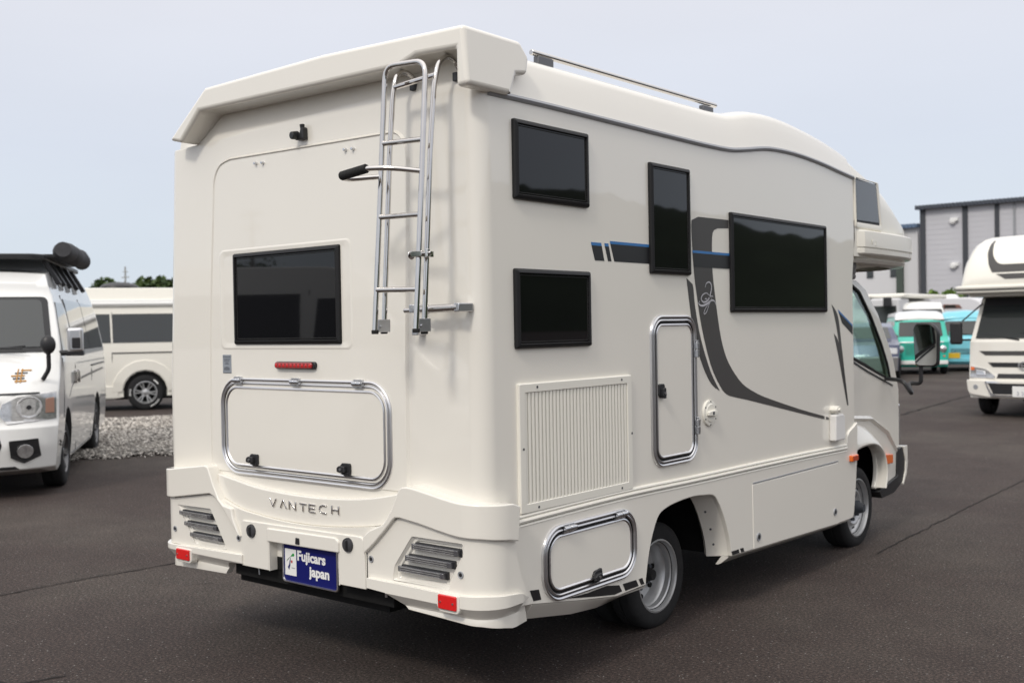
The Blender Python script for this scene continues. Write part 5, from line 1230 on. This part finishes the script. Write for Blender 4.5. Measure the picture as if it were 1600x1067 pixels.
# van behind the photographer, mirrored in the rear window
loc, rz = at_wheel(-5.6, -4.9, .823, -.57, 4.42)
hiace('white van parked behind the photographer, visible only as a reflection in the rear window', loc, rz, 2.29, 'white', True)

# ---- cream over-cab camper facing the camera at the right edge
def camper():
    rt = thing('parked_camper', 'cream cab-over camper facing the camera at the right edge, dark swoosh on its brow', 'motorhome', (-1.66, 14.75, 0), math.pi)
    P = lambda x, y, z: Vector((x, y, z))
    # box body behind
    b = bmesh.new(); box(b, -1.0, 1.0, -4.6, -1.45, .45, 2.9); obj('coach_body', b, 'cream', rt, .12, 4)
    # overcab brow
    secs = []
    for y, zb, zt, hwid in ((-1.5, 2.05, 2.93, 1.0), (-.9, 2.05, 2.90, 1.0), (-.45, 2.03, 2.84, .99), (-.2, 2.02, 2.74, .975), (-.03, 2.015, 2.60, .95), (.10, 2.01, 2.40, .93), (.17, 2.01, 2.22, .91), (.19, 2.01, 2.12, .90)):
        R1 = [(-hwid, zb), (-hwid-.01, zb+(zt-zb)*.25), (-hwid+.03, zb+(zt-zb)*.62), (-hwid+.13, zb+(zt-zb)*.88), (-hwid+.27, zt-.01), (-hwid+.5, zt)]
        secs.append([P(x, y, z) for x, z in R1+[(0, zt+.012)]+[(-x, z) for x, z in reversed(R1)]])
    obj('overcab_brow', loft(secs), 'cream2', rt, .01)
    def bf(x, z, d):
        y = interp([(2.01, .19), (2.12, .19), (2.22, .17), (2.40, .10), (2.60, -.03), (2.74, -.2), (2.84, -.45), (2.9, -.9)], z); return P(x, y+d-.03*abs(x)**3, z)
    for sg in (-1, 1):
        pl = smooth2([(.56, 2.80), (.57, 2.62), (.52, 2.40), (.46, 2.28)], 3)+[(.0, 2.28), (0, 2.40), (.26, 2.40)]+smooth2([(.26, 2.40), (.38, 2.42), (.48, 2.55), (.53, 2.80)], 3)[1:]
        pl = [(x*sg, z) for x, z in pl]
        if sg < 0: pl = pl[::-1]
        o = obj('brow_decal', slab2(pl, bf, .012, -.004, [.1*k*sg for k in range(1, 6)], (2.4, 2.6, 2.74)), 'decal', rt, wn=False)
        o = obj('brow_decal', slab2([(sg*.40, 2.25), (sg*0, 2.25), (sg*0, 2.17), (sg*.26, 2.17)], bf, .012, -.004), 'decal', rt, wn=False)
    b = bmesh.new()
    for z, d, r in ((2.045, .20, .035), (1.985, .17, .030)): tube(b, fillet([(-1.03, -1.4, z), (-1.03, d-.12, z), (-.86, d, z), (.86, d, z), (1.03, d-.12, z), (1.03, -1.4, z)], .12), r, 8)
    obj('brow_moulding', b, 'cream2', rt)
    b = bmesh.new(); tube(b, fillet([(-1.055, -1.4, 2.015), (-1.055, .07, 2.015), (-.86, .212, 2.015), (.86, .212, 2.015), (1.055, .07, 2.015), (1.055, -1.4, 2.015)], .12), .010, 6); obj('brow_seal', b, 'plastic', rt, wn=False)
    b = bmesh.new(); box(b, -.86, .86, -1.3, .0, 1.9, 1.98); obj('brow_underside', b, 'cream2', rt, .03)
    # cab
    prof = [(-1.45, .55), (-1.45, 1.93), (-.42, 1.93), (-.30, 1.88), (.0, 1.28), (.08, 1.18), (.11, .70), (.13, .62), (.13, .48), (.12, .30), (-.25, .28), (-.28, .5), (-.45, .68), (-.75, .68), (-.95, .5), (-1.0, .42)]
    V = Vehicle.__new__(Vehicle); V.__init__('tmp_cab', 'tmp', 'tmp', (0, 0, 0), 0, prof, [(.2, .84), (.7, .86), (1.2, .85), (1.9, .74)], 'cream', kf=.10, kr=0, crown=.01, bevel=.03)
    V.body.parent = rt; V.body.name = 'cab'; bpy.data.objects.remove(V.root); V.root = rt
    V.front('windscreen', [(-.76, 1.25), (.76, 1.25), (.68, 1.88), (-.68, 1.88)], 'glass_soft', .03, .04)
    V.front('windscreen_shade', [(-.685, 1.76), (.685, 1.76), (.67, 1.885), (-.67, 1.885)], 'plastic', .034, .02)
    for sg in (-1, 1): V.side('side_window', [(-1.35, 1.25), (-.20, 1.20), (-.36, 1.84), (-1.35, 1.84)], 'glass2', sg)
    b = bmesh.new(); tube(b, [V.fm(-.62, 1.23, .02), V.fm(-.25, 1.27, .02), V.fm(.1, 1.32, .02)], .012, 6); tube(b, [V.fm(.1, 1.22, .02), V.fm(.6, 1.30, .02)], .012, 6); obj('wiper', b, 'plastic', rt, wn=False)
    V.front('brow_slot', [(-.70, 1.045), (-.60, .975), (.60, .975), (.70, 1.045)], 'decal', .006, .02, .004)
    V.front('upper_grille', [(-.56, .865), (-.48, .790), (.48, .790), (.56, .865)], 'plastic', .006, .02, .006)
    V.front('lower_grille', [(-.42, .615), (-.40, .69), (.40, .69), (.42, .615)], 'plastic', .004, .02, .006)
    b = bmesh.new(); ec = V.fm(0, .82, .03)
    for (ry, rz_, w_) in ((.095, .058, .009), (.05, .058, .006), (.095, .022, .006)):
        tube(b, [ec+Vector((ry*math.cos(k*.2618), 0, rz_*math.sin(k*.2618)+(.022 if rz_ == .022 else 0))) for k in range(24)], w_, 6, closed=True)
    obj('grille_emblem', b, 'alu_gloss', rt, wn=False)
    for sg in (-1, 1):
        f = (lambda p: p) if sg < 0 else mirx
        h = V.front('headlight', f([(-.84, .62), (-.46, .615), (-.44, .65), (-.58, .76), (-.83, .805)]), 'lens2', .02, .06, .012)
        V.front('lamp_reflector', f([(-.74, .66), (-.58, .66), (-.60, .73), (-.74, .75)]), 'alu_gloss', .026, .02, .01, h)
        V.front('turn_lamp', f([(-.83, .74), (-.77, .74), (-.77, .79), (-.83, .795)]), 'orange', .026, .02, .004, h)
    bf2 = lambda x, z, d: P(x, .16+d-.14*(x/.9)**4, z)
    cutx = [k*.15 for k in range(-5, 6)]
    obj('front_bumper', slab2(fillet2([(-.88, .42), (-.84, .36), (-.55, .32), (.55, .32), (.84, .36), (.88, .42), (.90, .585), (-.90, .585)], .02), bf2, .02, -.2, cutx), 'cream', rt, .02, 3)
    b = ringloft(lambda o_: fillet2([(-.60+o_, .575-o_), (-.50+o_, .33+o_), (.50-o_, .33+o_), (.60-o_, .575-o_)], .03), bf2, [(0, .018, 0), (.004, .034, 0), (.03, .034, 0), (.034, .022, 0)]); obj('bumper_chrome', b, 'alu_gloss', rt)
    obj('bumper_intake', slab2([(-.54, .54), (-.46, .37), (.46, .37), (.54, .54)], bf2, .0225, .0, cutx), 'plastic', rt, wn=False)
    o = obj('number_plate', slab2(rrect(-.17, .17, .335, .50, .01, 3), bf2, .045, .03), 'wtext', rt, .003)
    for q in range(4):
        x = .11-q*.07; obj('plate_print', text_bm(str([3, 2, 2, 8][q]), .085, lambda u, v, d: P(x-u, .208+d, .36+v), .001), 'sticker', o, wn=False)
    for sg in (-1, 1):
        b = bmesh.new(); lathe(b, [(0, .0), (.035, .0), (.045, .01)], (0, 0, 0), 14, 0, 'y')
        for v in b.verts: v.co = bf2(sg*.74+v.co.x, .475+v.co.z, .024-v.co.y)
        obj('fog_lamp', b, 'grey', rt)
        wheel(rt, (sg*.74, -.62, .33), sg, .33, .2, .19, 'steel'); wheel(rt, (sg*.74, -3.2, .33), sg, .33, .2, .19, 'steel')
        b = bmesh.new(); x = sg*1.0; rot_box(b, (x+sg*.03, .10, 1.33), (.19, .09, .36), Matrix.Rotation(sg*.2, 3, 'Z')); mo = obj('door_mirror', b, 'plastic', rt, .035, 3)
        b = bmesh.new(); tube(b, [(sg*.80, -.1, 1.22), (sg*.95, .06, 1.22)], .016, 8); tube(b, [(sg*.72, -.25, 1.80), (sg*.95, .05, 1.52)], .012, 8); obj('mirror_arm', b, 'plastic', mo, wn=False)
    b = bmesh.new(); box(b, -.7, .7, -4.4, -.2, .3, .6); obj('underbody', b, 'dark', rt, wn=False)
camper()

# ---- two small retro vans far right
def retro(name, label, loc, rz, paint, roof, teal=True):
    H = 1.80
    P_ = [(.05, .25), (.03, .9), (.12, 1.6), (.3, H-.04), (1.5, H), (2.5, H-.01), (2.75, H-.08), (2.86, 1.53), (3.10, 1.06), (3.18, 1.0), (3.30, .92), (3.32, .45), (3.28, .22), (3.05, .2)]
    P_ += [(2.80+.30*math.cos(a*math.pi/8), .30+.30*math.sin(a*math.pi/8)) for a in range(9)]+[(2.3, .2), (.95, .2)]+[(.65+.30*math.cos(a*math.pi/8), .30+.30*math.sin(a*math.pi/8)) for a in range(9)]+[(.3, .2)]
    V = Vehicle(name, label, 'van', loc, rz, P_, [(.2, .71), (.9, .74), (1.1, .73), (1.6, .66), (1.8, .60)], paint, kf=.12, crown=.04, bevel=.045)
    b = bmesh.new(); secs = []
    for y, dz in ((.10, -.10), (.25, .0), (1.5, .02), (2.5, .015), (2.72, -.04), (2.84, -.20)):
        z = H+dz; secs.append([Vector((x*(.65 if dz > -.15 else .66), y, z-h_)) for x, h_ in ((-1.02, .16 if dz > -.15 else .04), (-.98, .06), (-.8, .01), (0, -.02), (.8, .01), (.98, .06), (1.02, .16 if dz > -.15 else .04))])
    obj('roof', loft(secs), roof, V.root, .01)
    V.front('windscreen', fillet2([(-.60, 1.08), (.60, 1.08), (.56, 1.50), (-.56, 1.50)], .04), 'glass2', .006, .02, .004)
    for sg in (-1, 1):
        V.side('side_window', [(2.1, 1.10), (2.98, 1.08), (2.84, 1.50), (2.12, 1.52)], 'glass2', sg); V.side('side_window', [(.3, 1.1), (2.0, 1.1), (2.0, 1.52), (.35, 1.52)], 'glass2', sg)
        b = bmesh.new(); x = sg*.56; lathe(b, [(0, .05), (.05, .045), (.085, .03), (.10, .005), (.11, .0), (.11, -.03)], (0, 0, 0), 18, 0, 'y')
        zc_ = .72 if teal else .74; c = V.fm(x, zc_, 0)
        for v in b.verts: v.co = c+v.co
        h = obj('headlight', b, 'alu_gloss', V.root)
        b = bmesh.new(); lathe(b, [(0, .06), (.05, .056), (.078, .04)], (0, 0, 0), 16, 0, 'y')
        for v in b.verts: v.co = c+v.co
        obj('lamp_lens', b, 'lens2', h)
        for y in (2.80, .65): wheel(V.root, (sg*.64, y, .27), sg, .27, .16, .16, 'steel')
        b = bmesh.new(); rot_box(b, (sg*.84, 2.86, 1.12), (.10, .05, .17), Matrix.Rotation(0, 3, 'Z')); tube(b, [(sg*.72, 2.86, 1.06), (sg*.82, 2.86, 1.10)], .012, 6); obj('door_mirror', b, 'plastic' if not teal else paint, V.root, .015)
        V.front('marker_lamp', [(sg*.62-.04, .87), (sg*.62+.04, .87), (sg*.62+.04, .94), (sg*.62-.04, .94)] if not teal else [(sg*.60-.03, .50), (sg*.60+.03, .50), (sg*.60+.03, .54), (sg*.60-.03, .54)], 'orange' if teal else 'lens2', .02, .03, .01)
    if teal:
        V.front('nose_trim', [(-.60, .905), (.60, .905), (.60, .94), (-.60, .94)], 'alu_gloss', .012, .02, .004)
        for k in range(9):
            z = .86-k*.035
            V.front('grille_slat', [(-.44, z-.007), (.44, z-.007), (.44, z+.007), (-.44, z+.007)], paint, .022, .02, .004)
    else:
        g = V.front('grille', [(-.42, .52), (.42, .52), (.42, .68), (-.42, .68)], 'plastic', .004, .02)
        for k in range(3): V.front('grille_bar', [(-.42, .55+k*.045), (.42, .55+k*.045), (.42, .57+k*.045), (-.42, .57+k*.045)], paint, .014, .02, .004, g)
    bx_ = lambda x, z, d: Vector((x, 3.36+d-.10*(x/.74)**4, z)); cu = [k*.15 for k in range(-4, 5)]
    obj('front_bumper', slab2(rrect(-.70, .70, .29, .40, .02, 3), bx_, .03, -.05, cu), 'wtext' if teal else paint, V.root, .012)
    V_p = obj('number_plate', slab2([(-.17, .27), (.17, .27), (.17, .43), (-.17, .43)] if teal else [(.16, .40), (.50, .40), (.50, .56), (.16, .56)], bx_, .045, .035), 'yellow', V.root, .003)
    b = bmesh.new(); tube(b, [V.fm(-.4, 1.07, .02), V.fm(.1, 1.12, .02)], .01, 5); obj('wiper', b, 'plastic', V.root, wn=False)
    b = bmesh.new(); box(b, -.55, .55, .2, 3.1, .2, .4); obj('underbody', b, 'dark', V.root, wn=False)
    if teal:
        b = bmesh.new(); tube(b, [Vector((.32+.16*math.cos(k*.3142), 2.80, 1.10+.13*math.sin(k*.3142))) for k in range(20)], .012, 6, closed=True); obj('steering_wheel', b, 'wtext', V.root, wn=False)
    return V
retro('retro_van', 'small teal retro van with white roof, round headlights and yellow plate, behind the big mirror', (-9.06, 30.8, 0), math.pi+R_(25), 'teal', 'white')
retro('retro_van', 'small light-blue retro van with yellow plate between the teal van and the camper', (-8.12, 33.1, 0), math.pi+R_(18), 'lblue', 'lblue', False)

# ---- row of vehicles farther back
def bus_trailer():
    rt = thing('food_trailer', 'long light-blue panelled trailer body with a pale roof edge, behind the two retro vans', 'trailer', (-10.6, 41, 0))
    b = bmesh.new(); box(b, -3.2, 2.6, -.9, .9, .5, 1.62); obj('body', b, 'silver', rt, .03)
    for x0, x1 in ((-3.1, -1.2), (-1.05, .1), (.35, 1.35), (1.5, 2.5)):
        b = bmesh.new(); box(b, x0, x1, -.93, -.88, 1.0, 1.56); obj('side_panel', b, 'lblue', rt, .01)
    b = bmesh.new(); box(b, -3.25, 2.65, -.97, .97, 1.63, 1.86); obj('roof', b, mat('pale grey roof', (.55, .56, .57), .5), rt, .05, 3)
    for x in (-2.2, 1.6):
        wheel(rt, (x, -.80, .3), -1, .3, .18, .16, 'steel')
        # turn the wheel so that its face looks along -Y
    b = bmesh.new(); box(b, -3.0, 2.4, -.7, .7, .3, .5); obj('underbody', b, 'dark', rt, wn=False)
bus_trailer()
def box_truck():
    rt = thing('box_truck', 'white box truck with a black door mirror standing below the office annex windows', 'truck', (-12.3, 38.5, 0))
    b = bmesh.new(); box(b, -1.2, .3, -1.2, 3.5, .7, 2.38); obj('box_body', b, 'wall2', rt, .04)
    b = bmesh.new(); box(b, -1.05, 1.0, -1.7, 3.2, 2.4, 2.56); obj('roof_fairing', b, 'cream2', rt, .07, 3)
    b = bmesh.new(); box(b, -.2, .9, -2.0, -.9, .5, 2.38); obj('cab', b, 'wall2', rt, .08, 3)
    b = bmesh.new(); box(b, -.1, .8, -2.03, -1.98, 1.3, 2.1); obj('windscreen', b, 'glass2', rt, .01)
    b = bmesh.new(); box(b, .42, .72, -2.35, -2.2, 2.05, 2.42); m_ = obj('door_mirror', b, 'plastic', rt, .05, 3)
    b = bmesh.new(); tube(b, [(.5, -2.0, 2.2), (.55, -2.25, 2.2)], .02, 6); obj('mirror_arm', b, 'plastic', m_, wn=False)
    for x, y in ((-.1, -1.5), (.8, -1.5), (-1.0, 2.3), (.1, 2.3)): wheel(rt, (x, y, .4), 1, .4, .24, .22, 'steel')
box_truck()
W2 = hiace('white van seen just above the roof of the teal van, wide dark windscreen', (-12.1, 41.2, 0), math.pi+R_(17), 2.27, 'white', False, 'steel', nm='parked_van')
def caravan():
    rt = thing('caravan', 'pale caravan with a small brown window and a white dome on its roof', 'caravan', (-12.5, 47.5, 0))
    P_ = fillet2([(-1.6, .6), (1.35, .6), (1.55, 1.5), (1.05, 2.38), (.7, 2.52), (-1.3, 2.55), (-1.6, 2.3)], .12, 5)
    b = slab2(P_, lambda x, z, d: Vector((x, -d, z)), 1.0, -1.0); obj('body', b, mat('off-white caravan skin', (.70, .70, .72), .5), rt, .06, 3)
    b = slab2(fillet2([(-.50, 2.05), (.35, 2.05), (.22, 2.22), (-.48, 2.24)], .03), lambda x, z, d: Vector((x, -d, z)), 1.03, .98); f = obj('window', b, mat('brown window surround', (.20, .10, .08), .5), rt, .01)
    b = slab2(fillet2([(-.42, 2.08), (.10, 2.08), (.05, 2.20), (-.40, 2.20)], .03), lambda x, z, d: Vector((x, -d, z)), 1.04, 1.0); obj('pane', b, 'glass2', f)
    b = bmesh.new(); lathe(b, [(.34, 2.5), (.32, 2.62), (.22, 2.69), (0, 2.71)], (-.35, -.3, 0), 20, 0, 'z'); obj('roof_dome', b, 'white', rt)
    wheel(rt, (0, -.85, .3), -1, .3, .18, .16, 'steel'); b = bmesh.new(); box(b, -1.2, 1.2, -.8, .8, .3, .6); obj('underbody', b, 'dark', rt, wn=False)
caravan()
def saloon():
    P_ = [(.1, .3), (.0, .7), (.2, 1.0), (.6, 1.45), (2.2, 1.5), (2.9, 1.4), (3.5, 1.02), (4.1, .92), (4.25, .6), (4.2, .25)]
    V = Vehicle('parked_car', 'dark blue hatchback with a silver bumper, mostly hidden behind the motorhome cab', 'car', (-9.2, 28.0, 0), math.pi+R_(19), P_, [(.2, .80), (.9, .84), (1.5, .6)], 'navy', kf=.2)
    V.front('windscreen', [(-.62, 1.08), (.62, 1.08), (.52, 1.38), (-.52, 1.38)], 'glass2', .01, .02)
    for sg in (-1, 1):
        V.side('side_window', [(.8, 1.0), (3.2, 1.0), (2.7, 1.36), (1.0, 1.4)], 'glass2', sg)
        V.front('headlight', [(sg*.66-.12, .68), (sg*.66+.12, .68), (sg*.66+.12, .86), (sg*.66-.12, .84)], 'lens2', .02, .04, .02)
        for y in (.8, 3.5): wheel(V.root, (sg*.74, y, .3), sg, .3, .19, .18, 'alloy')
    V.front('front_bumper', [(-.78, .25), (.78, .25), (.80, .62), (-.80, .62)], 'silver', .03, .05, .02)
saloon()
